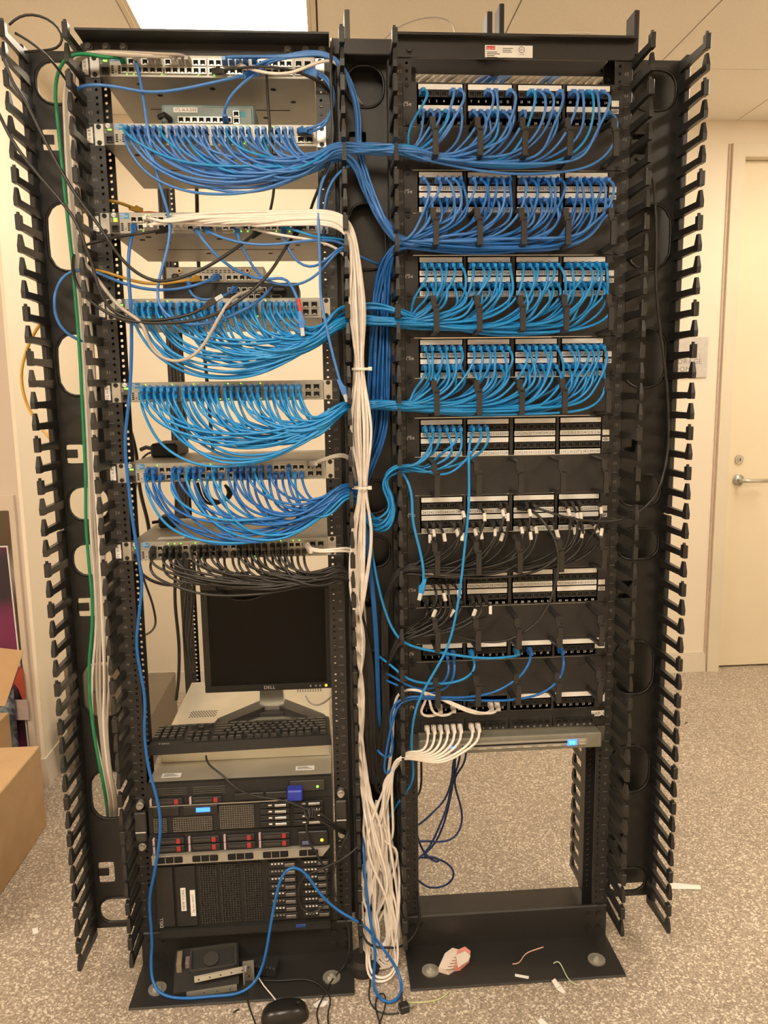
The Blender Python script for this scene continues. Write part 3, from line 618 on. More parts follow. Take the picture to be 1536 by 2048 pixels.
# ------------------------------------------------------------------ servers, monitor, keyboard
def srv(name, label, z0, z1, yf, depth, lid=SW, hw=.215):
    t = thing(name, label, 'server', (0, yf, z0), 'servers at the bottom of the left rack')
    MB().box(-hw, hw, .012, depth, 0, z1-z0).build('chassis', lid, t); MB().box(-hw-.002, hw+.002, 0, .012, 0.0005, z1-z0-.0005).build('front_frame', KM, t)
    return t
RED = mat('drive_red', (.38, .03, .035), .45); LAV = mat('drive_tab', (.5, .38, .44), .4)
def bay(t, x, z, w_, h_, tab=True):
    b = MB().bev(x, x+w_, -.008, 0, z, z+h_, .0015).build('drive', KM, t)
    MB().bev(x+w_*.72, x+w_*.86, -.0095, -.008, z+h_*.12, z+h_*.88, .0005).build('release_button', RED, b)
    MB().bev(x-.006, x-.001, -.009, 0, z, z+h_, .0008).build('side_tab', LAV, b)
    MB().box(x+.006, x+w_*.68, -.0086, -.008, z+h_*.3, z+h_*.7).build('drive_label', KG, b)
# A: thin server
A = srv('rack_server', 'uppermost thin server with steel lid and blue display plug', .4325, .486, -.022, .62)
for i in range(2): bay(A, -.205+i*.092, .003, .07, .016)
for i in range(2):
    g = MB()
    for j in range(4): g.box(-.2+i*.09, -.125+i*.09, -.003, 0, .026+j*.005, .0275+j*.005)
    g.build('vent_grille', GD, A)
MB().bev(-.015, .055, -.006, 0, .006, .022, .001).build('optical_drive', KP, A); MB().bev(.06, .11, -.006, 0, .006, .022, .001).build('drive_blank', KP, A)
MB().bev(.118, .2, -.004, 0, .02, .046, .001).build('control_panel', KG, A); MB().cyl((.183, -.004, .03), (0, -1, 0), .003, .001, 12).build('status_light', GRN, A)
MB().bev(.112, .148, -.03, 0, .008, .035, .003).build('display_plug', mat('vga_blue', (.03, .05, .42), .4), A, label='blue display cable plug')
MB().box(-.212, .11, -.0075, -.006, -.0004, .0016).build('chrome_lip', SV, A)
for x, y in ((-.19, .03), (.13, .035)):
    s = MB().box(x, x+.045, y, y+.02, .0535, .0539, 0)
    for i in range(3): s.box(x+.004, x+.04-.006*i, y+.004+i*.005, y+.006+i*.005, .0539, .0541, 1)
    s.build('paper_label', [WH, INK], A)
# B: two unit server with honeycomb grille
B = srv('rack_server', 'server with square mesh grille and small blue lit screen', .3605, .4325, -.022, .6, GD)
def grille(x0, x1, z0, z1, p, y=-.003):
    g = MB(); nx = int((x1-x0)/p); nz = int((z1-z0)/p)
    for i in range(nx+1): g.box(x0+i*p-.0007, x0+i*p+.0007, y, 0, z0, z0+nz*p)
    for j in range(nz+1): g.box(x0, x0+nx*p, y, 0, z0+j*p-.0007, z0+j*p+.0007)
    return g
for (x0, x1, z0, z1) in ((-.205, -.175, .004, .042), (-.16, -.068, .004, .042), (-.05, .03, .006, .066)): grille(x0, x1, z0, z1, .0056).build('grille', mat('grille_grey', (.22, .20, .17), .4, .4), B)
MB().bev(-.205, -.145, -.006, 0, .046, .068, .001).build('optical_drive', KP, B); MB().bev(-.135, -.055, -.006, 0, .046, .068, .001).build('screen_bezel', KP, B)
MB().box(-.105, -.072, -.0066, -.006, .053, .064).build('screen', BLED, B)
for i in range(4):
    for j, x in enumerate((.045, .125)):
        d = MB().bev(x, x+.07, -.006, 0, .005+i*.016, .0185+i*.016, .001).build('drive', KM, B)
        MB().bev(x+.035, x+.062, -.0075, -.006, .0085+i*.016, .0145+i*.016, .0006).build('handle', SV, d); MB().box(x+.02, x+.028, -.0068, -.006, .0115+i*.016, .0145+i*.016).build('reflector', WH, d)
# C: two unit server with red tabbed drives and pale lower bezel
Cs = srv('rack_server', 'server with eight red tabbed drives above a pale lower bezel', .2885, .3605, -.026, .6, GD)
for r in range(2):
    for i in range(4): bay(Cs, -.203+i*.083, .029+r*.0195, .068, .0165)
PALE = mat('pale_bezel', (.42, .39, .33), .4, .3)
m = MB(); m.prism([(-.212, 0.002), (.19, .002), (.208, .024), (-.212, .024)], XZ, -.014, 0); m.build('lower_bezel', PALE, Cs)
for i in range(5):
    v_ = MB(); x = -.2+i*.083
    if i == 4: x = .135
    v_.bev(x, x+.06 if i < 4 else x+.045, -.0155, -.0135, .006, .021, .002); o = v_.build('vent', KD, Cs)
    for j in (1, 2): MB().box(x+j*.02-.0006, x+j*.02+.0006, -.0165, -.0155, .006, .021).build('vent_rib', SV, o)
MB().bev(.133, .205, -.012, 0, .03, .066, .002).build('control_panel', KP, Cs); MB().bev(.143, .163, -.015, -.012, .034, .043, .001).build('display_socket', mat('socket_blue', (.10, .14, .3), .4), Cs)
MB().cyl((.19, -.012, .043), (0, -1, 0), .0038, .001, 12).build('status_light', AMB, Cs); MB().box(-.212, .13, -.0165, -.0145, .0245, .0262).build('chrome_lip', SV, Cs)
# D: tall tower server lying in the lowest bay
Ds = srv('rack_server', 'tall black server at the bottom of the rack with two white name strips', .106, .2885, -.022, .6, KM)
MB().bev(-.212, -.168, -.005, 0, .012, .17, .002).build('control_panel', KP, Ds); MB().bev(-.164, -.115, -.007, 0, .012, .17, .002).build('optical_bay', KM, Ds)
for k, (x0, x1) in enumerate(((-.108, -.064), (-.058, -.012), (-.002, .042))):
    g = MB(); 
    for i in range(7): g.box(x0+.003+i*(x1-x0-.006)/6-.0007, x0+.003+i*(x1-x0-.006)/6+.0007, -.004, 0, .014, .168)
    for j in range(26): g.box(x0, x1, -.003, 0, .016+j*.006, .0172+j*.006)
    g.build('grille', mat('grille_dark', (.07, .065, .058), .45, .3), Ds)
for i in range(8):
    for j, x in enumerate((.058, .138)):
        if 1:
            d = MB().bev(x, x+.068, -.006, 0, .014+i*.0195, .031+i*.0195, .001).build('drive', KM, Ds)
            MB().bev(x+.04, x+.064, -.0075, -.006, .018+i*.0195, .026+i*.0195, .0006).build('handle', mat('drive_handle', (.22, .2, .18), .35, .5), d)
            rf = MB(); 
            for q in range(4): rf.box(x+.008+q*.008, x+.0125+q*.008, -.0068, -.006, .025+i*.0195, .0285+i*.0195)
            rf.build('reflector', WH if j == 1 or i % 2 else SV, d)
for x, z0, z1, s_ in ((-.152, .055, .115, 'NEW YORK'), (-.130, .04, .108, 'Ny-Svr-HOST')):
    s = MB().box(x, x+.012, -.0082, -.007, z0, z1, 0); s.text(s_, lambda a, b, c: (a, c, b), x+.0092, (z0+z1)/2, .0068 if len(s_) < 10 else .0055, -.0085, 1, .5, True); s.build('name_strip', [WH, INK], Ds)
MB().box(-.205, .205, -.012, 0, -.012, .008).build('lower_lip', KM, Ds); MB().bev(.12, .145, -.0135, -.012, -.004, .004, .001).build('badge', mat('badge_blue', (.02, .07, .3), .4), Ds)
s = MB(); s.text('DELL', lambda a, b, c: (a, c, b), -.198, .025, .008, -.0055, 0, .5, True); s.build('lettering', WI, Ds)
# rail latches beside the servers
for s, z, lb in ((-1, .405, 'grey rail latch left of the mesh grille server'), (1, .41, 'grey rail latch right of the mesh grille server')):
    t = thing('rail_latch', lb, 'rail latch', (s*.238, -.0005, z-.045), 'server rail latches')
    MB().bev(-.014, .014, -.022, 0, -.02, .055, .003).build('grip', KG, t); MB().box(-.012, .012, -.0228, -.022, .004, .007).build('white_mark', WI, t)
    for zz in (-.035, .07): MB().cyl((0, 0, zz), (0, -1, 0), .009, .015, 14).cyl((0, -.015, zz), (0, -1, 0), .0065, .008, 14).build('thumb_screw', SV, t)
# chassis that carries the monitor
t = thing('server_chassis', 'bare galvanised server chassis carrying the monitor and keyboard', 'server', (0, .085, .4862))
MB().bev(-.205, .213, 0, .43, 0, .0435, .001).build('case', SW, t); v_ = MB()
for i in range(10):
    for j in range(6): v_.cyl((-.165+i*.0072+(j % 2)*.0036, .17+j*.0075, .0435), 'z', .0024, .0003, 6)
for i in range(10):
    for j in range(4): v_.cyl((.12+i*.0075, .32+j*.008, .0435), 'z', .0024, .0003, 6)
v_.build('vent_holes', KD, t); MB().bev(-.155, -.125, .39, .415, .0435, .0465, .001).build('yellow_tab', mat('yellow_tab', (.75, .55, .02), .5), t)
# monitor
a = at(400, 1168, .215); b = at(408, 1385, .215); mz0, mz1 = b[2], a[2]; mx0 = a[0]; mx1 = mx0+.338
t = thing('monitor', 'black flat screen monitor switched off on a silver and black stand', 'monitor', ((mx0+mx1)/2, .215, .5297))
hw, H0, H1 = .169, mz0-.5297, mz1-.5297
MB().bev(-hw, hw, 0, .03, H0, H1, .004).bev(-hw*.6, hw*.6, .03, .06, H0+.05, H1-.05, .008).build('housing', KM, t)
bz = MB(); e = .018
for (x0, x1, z0, z1) in ((-hw, hw, H0, H0+e), (-hw, hw, H1-e, H1), (-hw, -hw+e, H0+e, H1-e), (hw-e, hw, H0+e, H1-e)): bz.bev(x0, x1, -.006, 0, z0, z1, .0015)
bz.build('bezel', KP, t); MB().box(-hw+e, hw-e, -.002, 0, H0+e, H1-e).build('screen', mat('dark_screen', (.006, .0055, .005), .3, spec=.2), t)
s = MB(); s.text('DELL', XZ, 0, H0+.005, .009, -.0064, 0, .5); s.build('logo', WI, t)
for i, x in enumerate((.108, .122, .133)): MB().cyl((x, -.006, H0+.009), (0, -1, 0), .0025, .0015, 10).build('button', SV, t)
MB().cyl((.149, -.006, H0+.009), (0, -1, 0), .0034, .0015, 12).build('power_light', AMB, t)
MB().hexa([(-.034, .04, .008), (.034, .04, .008), (.034, .075, .008), (-.034, .075, .008), (-.027, .028, H0+.06), (.027, .028, H0+.06), (.027, .058, H0+.06), (-.027, .058, H0+.06)]).build('stand_neck', SV, t)
for s in (-1, 1):
    MB().hexa([(s*.02, .03, 0), (s*.125, -.045, 0), (s*.15, .0, 0), (s*.03, .1, 0), (s*.02, .035, .022), (s*.122, -.035, .011), (s*.14, .0, .011), (s*.03, .09, .022)]).build('stand_foot', KG, t)
MB().bev(-.034, .034, .02, .1, 0, .012, .002).build('stand_base', KG, t)
# keyboard, lying turned round with its number pad to the left
t = thing('keyboard', 'black computer keyboard lying turned round in front of the monitor', 'keyboard', (-.006, .118, .5297), rz=math.pi+.03)
MB().hexa([(-.222, -.075, 0), (.222, -.075, 0), (.222, .075, 0), (-.222, .075, 0), (-.219, -.07, .012), (.219, -.07, .012), (.219, .07, .024), (-.219, .07, .024)]).build('case', KM, t)
KEYS = {}
def key(x, y, w_, d_=.0165):
    if (w_, d_) not in KEYS:
        a, b = w_/2-.0008, d_/2-.0008; m = MB().hexa([(-a, -b, 0), (a, -b, 0), (a, b, 0), (-a, b, 0), (-a+.002, -b+.0015, .007), (a-.002, -b+.0015, .007), (a-.002, b-.002, .008), (-a+.002, b-.002, .008)])
        m.box(-.002, .002, 0, .003, .0076, .008, 1); KEYS[w_, d_] = m.mesh('key', [KP, DIM])
    ob('key', KEYS[w_, d_], t, (x, y, .012+.012*(y+.07)/.14))
kx0, u_ = -.212, .0189
for x in [0, 2, 3, 4, 5, 6.5, 7.5, 8.5, 9.5, 11, 12, 13, 14]: key(kx0+(x+.5)*u_, .055, u_, .014)
for r, ws in enumerate(([1]*13+[2], [1.5]+[1]*12+[1.5], [1.75]+[1]*11+[2.25], [2.25]+[1]*10+[2.75], [1.5, 1.25, 1.25, 5.5, 1.25, 1.25, 1.25, 1.75])):
    x = 0; y = .031-r*.0185
    for w_ in ws: key(kx0+(x+w_/2)*u_, y, round(w_*u_, 4)); x += w_
for i in range(3):
    key(kx0+(15.6+i)*u_+.005, .055, u_, .014)
    for r in (0, 1): key(kx0+(15.6+i)*u_+.005, .031-r*.0185, u_)
    key(kx0+(15.6+i)*u_+.005, .031-4*.0185, u_)
key(kx0+16.6*u_+.005, .031-3*.0185, u_)
for i in range(4):
    for r in range(5): key(kx0+(18.9+i)*u_+.006, .031-r*.0185, u_)
s = MB(); s.text('DELL', XZ, 0, 0, .008, 0, 0, .5); s.v = [(x+.185, z+.062, .0242) for x, y, z in s.v]; s.build('logo', WI, t)
# ------------------------------------------------------------------ cables
def plug_mesh(name, col, clear=False):
    mb = MB(); m = 0
    for (y0, y1, a0, b0, a1, b1, z0, z1) in ((.004, -.010, .0058, .0055, .0058, .0055, 0, 0), (-.010, -.014, .0052, .0058, .005, .0055, 0, -.0003), (-.014, -.030, .0048, .005, .0036, .0036, -.0003, -.0022)):
        mb.hexa([(-a1, y1, z1-b1), (a1, y1, z1-b1), (a0, y0, z0-b0), (-a0, y0, z0-b0), (-a1, y1, z1+b1), (a1, y1, z1+b1), (a0, y0, z0+b0), (-a0, y0, z0+b0)], m)
    mb.hexa([(-.0022, -.012, .005), (.0022, -.012, .005), (.0022, .0, .005), (-.0022, .0, .005), (-.0022, -.012, .0085), (.0022, -.012, .0085), (.0022, .0, .0065), (-.0022, .0, .0065)], m)
    if clear: mb.bev(-.0058, .0058, .004, .021, -.0042, .0042, .0006, 1)
    return mb.mesh(name, [CABLE[col], CLEAR])
PLUG = {c: plug_mesh('plug', c) for c in CABLE}; PLUGC = {c: plug_mesh('plug', c, True) for c in CABLE}
FLAG = MB().bev(-.0036, .0036, -.0036, .0036, -.0095, .0095, .001).mesh('tag', mat('cable_tag', (.72, .68, .62), .5))
NC = [0]
def cable(pts, col, label, group, plugs=(), r=.0029, name='patch_cable', it=4, flag=None, ds=.012):
    P = smooth(pts, ds, it); o = MB().tube(P, r, 8).build(name, CABLE[col], smooth=True); tag(o, label, 'cable', group)
    for e in plugs:
        q = ob('plug', (PLUGC if len(e) > 2 else PLUG)[col], o, tuple(e[0]))
        d = Vector(e[1]).normalized(); q.rotation_mode = 'QUATERNION'; q.rotation_quaternion = d.to_track_quat('-Y', 'Z')
    if flag is not None:
        i = min(len(P)-2, max(1, flag if flag > 0 else len(P)+flag)); q = ob('tag', FLAG, o, tuple(P[i])); q.rotation_mode = 'QUATERNION'; q.rotation_quaternion = Vector(P[i+1]-P[i-1]).to_track_quat('Z', 'Y')
    NC[0] += 1; return o
V3 = lambda *a: np.array(a, float)
J = lambda s: rnd.uniform(-s, s)
def sw_side(u, n, G, smax):          # from switch port to gather point
    p = swport(u, n); c = n//2; p = p+V3(0, -.002, 0)
    a = p+V3(0, -.03, -.004); b = p+V3(.004+J(.003), -.047-rnd.uniform(0, .018), -.022-.006*(n % 2))
    D = G-b; s = smax*(.3+.7*(1-c/24.))*rnd.uniform(.45, 1.12)+.012; out = [p, a, b]
    for tx_, tz, w_ in ((.10, .1, .62), (.30, .3, .98), (.58, .58, .95), (.84, .84, .48)):
        q = b+D*V3(tx_, tz, tz); q[2] -= s*w_; q[1] -= .016*math.sin(math.pi*tx_)*rnd.uniform(.2, 1.4); out.append(q+V3(J(.004), 0, J(.004)))
    return out+[G]
def panel_side(k, n, G, zb0, spread=.026):      # from gather point to panel port
    p = port(k, n); r, c = divmod(n, 24); e = p+V3(0, -.002, 0)
    zb = zb0-spread*(c/24.)*rnd.uniform(.4, 1.1)+J(.007); yb = -.022-rnd.uniform(0, .045)
    o1 = e+V3(J(.001), -.03, -.0035); o2 = e+V3(.002+J(.009), -.045-rnd.uniform(0, .014), -.02-rnd.uniform(0, .01))
    drop = (p[2]-zb); x3 = p[0]+.012-rnd.uniform(0, .048); q3 = V3(x3, (yb-.055)/2, zb+drop*.38)
    q4 = V3(max(G[0]+.025, p[0]-.055-rnd.uniform(0, .03)), yb, zb+drop*.06)
    out = [G]; x5 = G[0]+.05
    if q4[0] > x5+.03:
        m = (x5+q4[0])/2; out += [V3(x5, (G[1]+yb)/2, (G[2]*.6+zb*.4)), V3(m, yb+J(.006), zb+J(.004))]
    out += [q4, q3, o2, o1, e]
    return out
def gat(px, py, Y, s=.010): p = at(px, py, Y); return V3(p[0]+J(.004), Y+J(.014), p[2]+J(s))
NUMW = ['one', 'two', 'three', 'four', 'five', 'six']
def lab(col, k, n): r, c = divmod(n, 24); return '%s cable in the %s row, port group %s, jack %s, %s patch panel' % (col, ('upper', 'lower')[r], NUMW[c//6], NUMW[c % 6], ORD[k])
FWD = (0, -1, 0)
def link(u, n, k, m, col, cname, gs, mids, gp, zb, smax, group, it=4, **kw):
    G1 = gat(*gs); G2 = gat(*gp); a = sw_side(u, n, G1, smax); b = panel_side(k, m, G2, zb)
    return cable(a+[gat(*q) for q in mids]+b, col, lab(cname, k, m), group, [(a[0]+V3(0, .002, 0), FWD), (b[-1]+V3(0, .002, 0), FWD)], it=it, **kw)
zbp = lambda py, Y=-.05: at(1000, py, Y)[2]
# level 1: second switch to topmost panel
P1 = [0, 4, 5, 8, 9, 11, 13, 14, 15, 17, 18, 19, 20, 21, 22]+[24+i for i in range(13)]+[40, 47]
SP = list(range(48)); rnd.shuffle(SP); S2a = sorted(SP[:len(P1)]); S2b = sorted(SP[len(P1):])
for i, m in enumerate(P1):
    link(42, S2a[i], 0, m, 'b1' if i % 6 else 'b2', 'royal blue' if i % 6 else 'sky blue', (672, 298, -.055), [(735, 298, -.035)], (800, 300, -.05), zbp(312), .085, 'blue cables of the topmost patch panel')
# level 2: panel two is fed from the topmost, the second and the sixth switch
P2 = [i for i in range(48) if i != 1]; rnd.shuffle(P2); q = 0
for n in [28, 30, 32, 34, 36, 37, 39]:
    m = P2[q]; q += 1; s_ = swport(45, n)+V3(0, -.002, 0); G2 = gat(800, 482, -.05); b = panel_side(1, m, G2, zbp(475)); jx, jy = J(8), J(5)
    a = [s_, s_+V3(0, -.03, .0), at(585+jx, 112+jy, -.05), at(640+jx, 106+jy, -.05), at(680, 125+jy, -.05), at(700+jx, 170, -.03+J(.01)), at(714+jx, 230, -.015+J(.01)), at(716+jx, 300, -.01+J(.01)), at(740+jx, 380, -.01+J(.01)), at(768+jx, 445+jy, -.03)]
    cable(a+b, 'b1', lab('royal blue', 1, m), 'blue cables of the second patch panel', [(s_, FWD), (b[-1], FWD)])
for n in S2b[:18]:
    m = P2[q]; q += 1
    link(42, n, 1, m, 'b1', 'royal blue', (672, 304, -.05), [(712, 335, -.02), (738+J(6), 385, -.012, .02), (765+J(5), 440, -.02)], (800, 482, -.05), zbp(475), .085, 'blue cables of the second patch panel')
S6 = list(range(0, 48)); rnd.shuffle(S6); S6 = [n for n in S6 if n not in (44, 46)]
for n in S6[:len(P2)-q]:
    m = P2[q]; q += 1; jx = J(20)
    link(26, n, 1, m, 'b3', 'deep blue', (692, 972, -.05), [(716+jx*.2, 985, -.015), (735+jx*.5, 930, .004), (752+jx, 860, .008), (757+jx, 740, .008), (762+jx*.8, 620, .006), (770+jx*.5, 540, -.008)], (798, 488, -.045), zbp(480), .115, 'blue cables of the second patch panel')
SREST = S6[-(len(S6)-(len(P2)-25)):]
# levels 3 and 4
for u, k, gy, gx, col, zt, sm in ((34, 2, 645, 682, 'b2', 642, .10), (30, 3, 812, 690, 'b2', 806, .105)):
    A_ = list(range(48)); B_ = list(range(48)); A_ = sorted(A_, key=lambda i: i+rnd.uniform(-8, 8)); B_ = sorted(B_, key=lambda i: (i % 24)*2+rnd.uniform(-12, 12))
    for n, m in zip(A_, B_):
        top = rnd.random() < .1 and k == 2
        link(u, n, k, m, col, 'sky blue', (gx, gy-(22 if top else 0), -.055), [(740, gy-3-(28 if top else 0), -.028)], (800, gy-(22 if top else 0), -.05), zbp(zt), sm, 'blue cables of the %s patch panel' % ORD[k])
# level 5: nine cables looping down through the duct from the sixth switch
for i in range(9):
    n = SREST[i]; jx, jy = J(6), J(10)
    if i == 6:   # hangs straight down the front of the right rack
        e = port(4, i)+V3(0, -.002, 0); pts = [e, e+V3(0, -.035, -.004)]+[at(*q) for q in ((938, 890, -.088), (938, 1000, -.095), (930, 1090, -.095), (917, 1200, -.1), (897, 1290, -.1), (865, 1350, -.098), (838, 1400, -.09), (825, 1450, -.08), (823, 1500, -.06), (826, 1560, -.03), (800, 1600, -.01), (775, 1640, .0))]
        cable(pts, 'b2', 'long sky blue cable hanging from port 199 across the lower panels', 'loose blue cables', [(e, FWD)]); continue
    if i == 0: col, cn = 'b2', 'sky blue'
    link(26, n, 4, i, 'b2', 'sky blue', (694, 985, -.05), [(725, 1020+jy, -.03), (748+jx, 1055+jy, -.035), (775+jx, 1045+jy, -.045), (788+jx*.4, 1010, -.05), (766+jx, 960, -.04)], (800, 936, -.05), zbp(938), .115, 'blue cables of the fifth patch panel')
for i, n in enumerate(SREST[9:15]):    # the rest drop down the duct to the lower panel
    s_ = sw_side(26, n, gat(690, 975, -.05), .115); jx = J(6)
    cable(s_+[at(728+jx, 1030, -.02), at(742+jx, 1120, -.03), at(752+jx, 1220, -.025), at(757+jx, 1300, -.01), at(760+jx, 1400, .012), at(762+jx, 1500, .02)], 'b3', 'deep blue cable dropping from the sixth switch down the middle duct', 'deep blue cables dropping down the middle duct', [(s_[0], FWD)])
# black cables: lowest switch to the sixth and seventh panels through the middle duct
P6 = [5, 7, 10, 11, 13, 19, 18, 20, 23]+[24, 25, 26, 28, 29, 30, 31, 33, 34, 36, 37, 38, 41, 43, 44, 46, 47]; P7 = [1, 2, 3, 4, 24, 25, 26, 28, 29, 30, 31, 32]
jobs = [(5, m) for m in P6]+[(6, m) for m in P7]; S7 = [n for n in range(48) if n not in (2, 3, 44, 46, 42, 13)]; rnd.shuffle(S7)
for i, (k, m) in enumerate(jobs):
    n = S7[i]; G1 = gat(688, 1142, -.05, .012); jx = J(10); zl = 1480+rnd.uniform(0, 120)
    a = sw_side(22, n, G1, .028); gy = 1140 if k == 5 else 1278
    b = panel_side(k, m, gat(802, gy, -.05), zbp(gy-6 if k == 5 else 1262), .02)
    mid = [at(712+jx*.3, 1200, -.02), at(735+jx, 1320, .0), at(742+jx, zl-80, .006), at(757+jx, zl, .01), at(772+jx*.7, zl-80, .004), at(770+jx*.6, 1330, -.005), at(772+jx*.5, gy+60, -.02)]
    cable(a+mid+b, 'k', lab('black', k, m), 'black cables of the %s patch panel' % ORD[k], [(a[0], FWD), (b[-1], FWD)], flag=-5-(i % 2) if k == 5 or i % 2 else None)
# white trunk: third switch, down the duct, floor pile, up to the lower panels
WP = [(9, i) for i in range(8)]+[(8, i) for i in (2, 4, 9, 10)]
for i, (k, m) in enumerate(WP):
    s_ = swport(38, 4+i*3)+V3(0, -.002, 0); jy = J(12); jx = J(14); y0 = 434+jy; lo = [J(1.5) for _ in range(12)]
    x0 = 300+i*14
    a = [s_, s_+V3(.006, -.03, .0), at(x0+30, y0+8, -.055), at(x0+110 if x0 < 420 else 530, y0+3+J(6), -.06), at(600, y0-2, -.062), at(668, y0, -.068), at(698+jx*.3, y0+22, -.075), at(711+jx*.6, 520, -.078+J(.008)), at(718+jx+4*lo[4], 620, -.078+J(.014)), at(720+jx*.45, 738, -.075+J(.006)), at(724+jx*1.3+3*lo[3], 860, -.075+J(.014)), at(726+jx*.45, 975, -.07+J(.006)), at(722+jx*1.5+6*lo[0], 1070, -.065), at(720+jx*.9, 1180, -.055), at(722-jx*.5, 1280, -.045+J(.01)), at(722+jx*.5, 1400, -.04), at(722-jx*.4, 1500, -.035+J(.01)), at(732+6*lo[1], 1580, -.04)]
    yl = -.055
    p = [at(745+16*lo[2], 1680, yl+J(.025)), at(752+20*lo[3], 1780, yl+J(.025)), at(745+14*lo[4], 1870, yl-.01+J(.02)), at(750+14*lo[5], 1925+12*lo[6], -.07), at(780+10*lo[6], 1900+14*lo[7], -.07), at(784+10*lo[7], 1810, yl+J(.02)), at(765+22*lo[8], 1700, yl+J(.03)), at(770+16*lo[9], 1640+30*lo[10], yl+J(.01))]
    if k == 9:
        e = port(9, m)+V3(0, -.006, 0); T = at(812, 1500+i*2.2, -.065); b = [at(772+8*lo[10], 1570, -.045), at(793+5*lo[11], 1525, -.05), T, T*.6+e*.4+V3(.012, -.02, -.024-.002*i), T*.25+e*.75+V3(.006, -.04, -.026), e+V3(-.004, -.05, -.018), e+V3(0, -.034, -.005), e]
        lb = 'white cable in the %s jack from the left of the panel marked WAP B' % ('first second third fourth fifth sixth seventh eighth'.split()[m])
    else:
        e = port(8, m)+V3(0, -.002, 0); b = [at(775, 1560, -.03), at(785, 1480, -.03), at(790, 1400, -.03), at(812, 1378, -.05), at(860, 1388, -.055), V3(e[0]-.06, -.06, e[2]+.004), V3(e[0]-.012, -.05, e[2]-.006), e+V3(0, -.032, -.003), e]
        lb = 'white cable in the %s jack from the left of the panel marked A' % {2: 'third', 4: 'fifth', 9: 'tenth', 10: 'eleventh'}[m]
    cable(a+p+b, 'w', lb, 'white trunk cables', [(s_, FWD), (e, FWD)], r=.0031, it=5)
for i in range(6):      # trunk cables that end in the coil on the floor
    s_ = swport(38, 5+i*5)+V3(0, -.002, 0); jx = J(12); jy = J(12); y0 = 440+jy; lo = [J(1) for _ in range(12)]; yb = (1966-7*i) if i < 2 else 1940-7*i
    a = [s_, s_+V3(.006, -.03, .0), at(420+i*15, y0+6, -.05), at(520, y0+2, -.055), at(600, y0, -.06), at(668, y0+2, -.066), at(697+jx*.3, y0+26, -.07), at(708+jx*.6, 530, -.07+J(.008)), at(716+jx, 620, -.07+J(.01)), at(720+jx*.45, 738, -.073+J(.006)), at(723+jx*1.2, 860, -.07+J(.01)), at(725+jx*.45, 975, -.068+J(.006)), at(712+jx, 1080, -.06), at(708+jx*.9, 1180, -.05), at(718-jx*.5, 1290, -.04), at(722+jx*.5, 1400, -.035), at(724, 1500, -.03), at(738+8*lo[1], 1600, -.04)]
    p = [at(748+16*lo[2], 1700, -.06), at(748+18*lo[3], 1820, -.065), at(735+6*lo[4], 1885, -.07), atz(738+6*lo[5]+3*i, yb-14, .01+.008*i), atz(765+4*lo[5], yb, .008+.008*i), atz(794-5*lo[6]-2*i, yb-22, .014+.008*i), at(790+8*lo[7], 1860, -.07), at(778+14*lo[8], 1760, -.06), at(760+20*lo[9], 1660+20*lo[10], -.05), at(762+10*lo[11], 1600, -.03)]
    cable(a+p, 'w', 'white trunk cable looping down to the coil on the floor between the racks', 'white trunk cables ending in the floor coil', [(s_, FWD)], r=.0031, it=5)
for y, lb in ((738, 'upper white cable tie round the white cable trunk'), (975, 'lower white cable tie round the white cable trunk')):
    p = at(723, y, -.073); w_ = .021; tie = MB(); L = [(p[0]+w_*math.cos(k*.3142), p[1]+.014*math.sin(k*.3142), p[2]) for k in range(21)]
    for k in range(20): a, b = L[k], L[k+1]; tie.add([(a[0], a[1], a[2]-.0025), (b[0], b[1], b[2]-.0025), (b[0], b[1], b[2]+.0025), (a[0], a[1], a[2]+.0025)], [(0, 1, 2, 3)])
    tie.bev(p[0]+.014, p[0]+.022, p[1]-.013, p[1]-.005, p[2]-.004, p[2]+.004, .0008)
    tag(tie.build('cable_tie', mat('tie_white', (.8, .74, .66), .4)), lb, 'cable tie', 'cable ties on the white trunk')
# green and grey cables in the left duct
def px(l, dY=0.): return [at(q[0], q[1], q[2]+dY) if len(q) == 3 else atz(*q[:3]) for q in l]
e = swport(45, 0)+V3(0, -.002, 0)
cable([e, e+V3(0, -.03, 0)]+px([(215, 118, -.05), (180, 107, -.055), (150, 107, -.055), (130, 116, -.045), (115, 145, -.03), (110, 185, -.02), (115, 240, -.012), (121, 300, -.01), (129, 380, -.01), (142, 500, -.01), (151, 600, -.01), (159, 700, -.01), (164, 800, -.012), (171, 950, -.015), (172, 1050, -.015), (179, 1140, -.015), (185, 1210, -.015), (183, 1270, -.015), (178, 1330, -.015), (180, 1400, -.015), (190, 1480, -.012), (204, 1555, -.01), (211, 1595, .02), (214, 1620, .06), (216, 1650, .12), (218, 1685, .14)]), 'e', 'green cable running down the left duct from the topmost switch', 'left duct cables', [(e, FWD)], r=.0036)
GP = ['first', 'second', 'third', 'fourth', 'fifth', 'sixth']
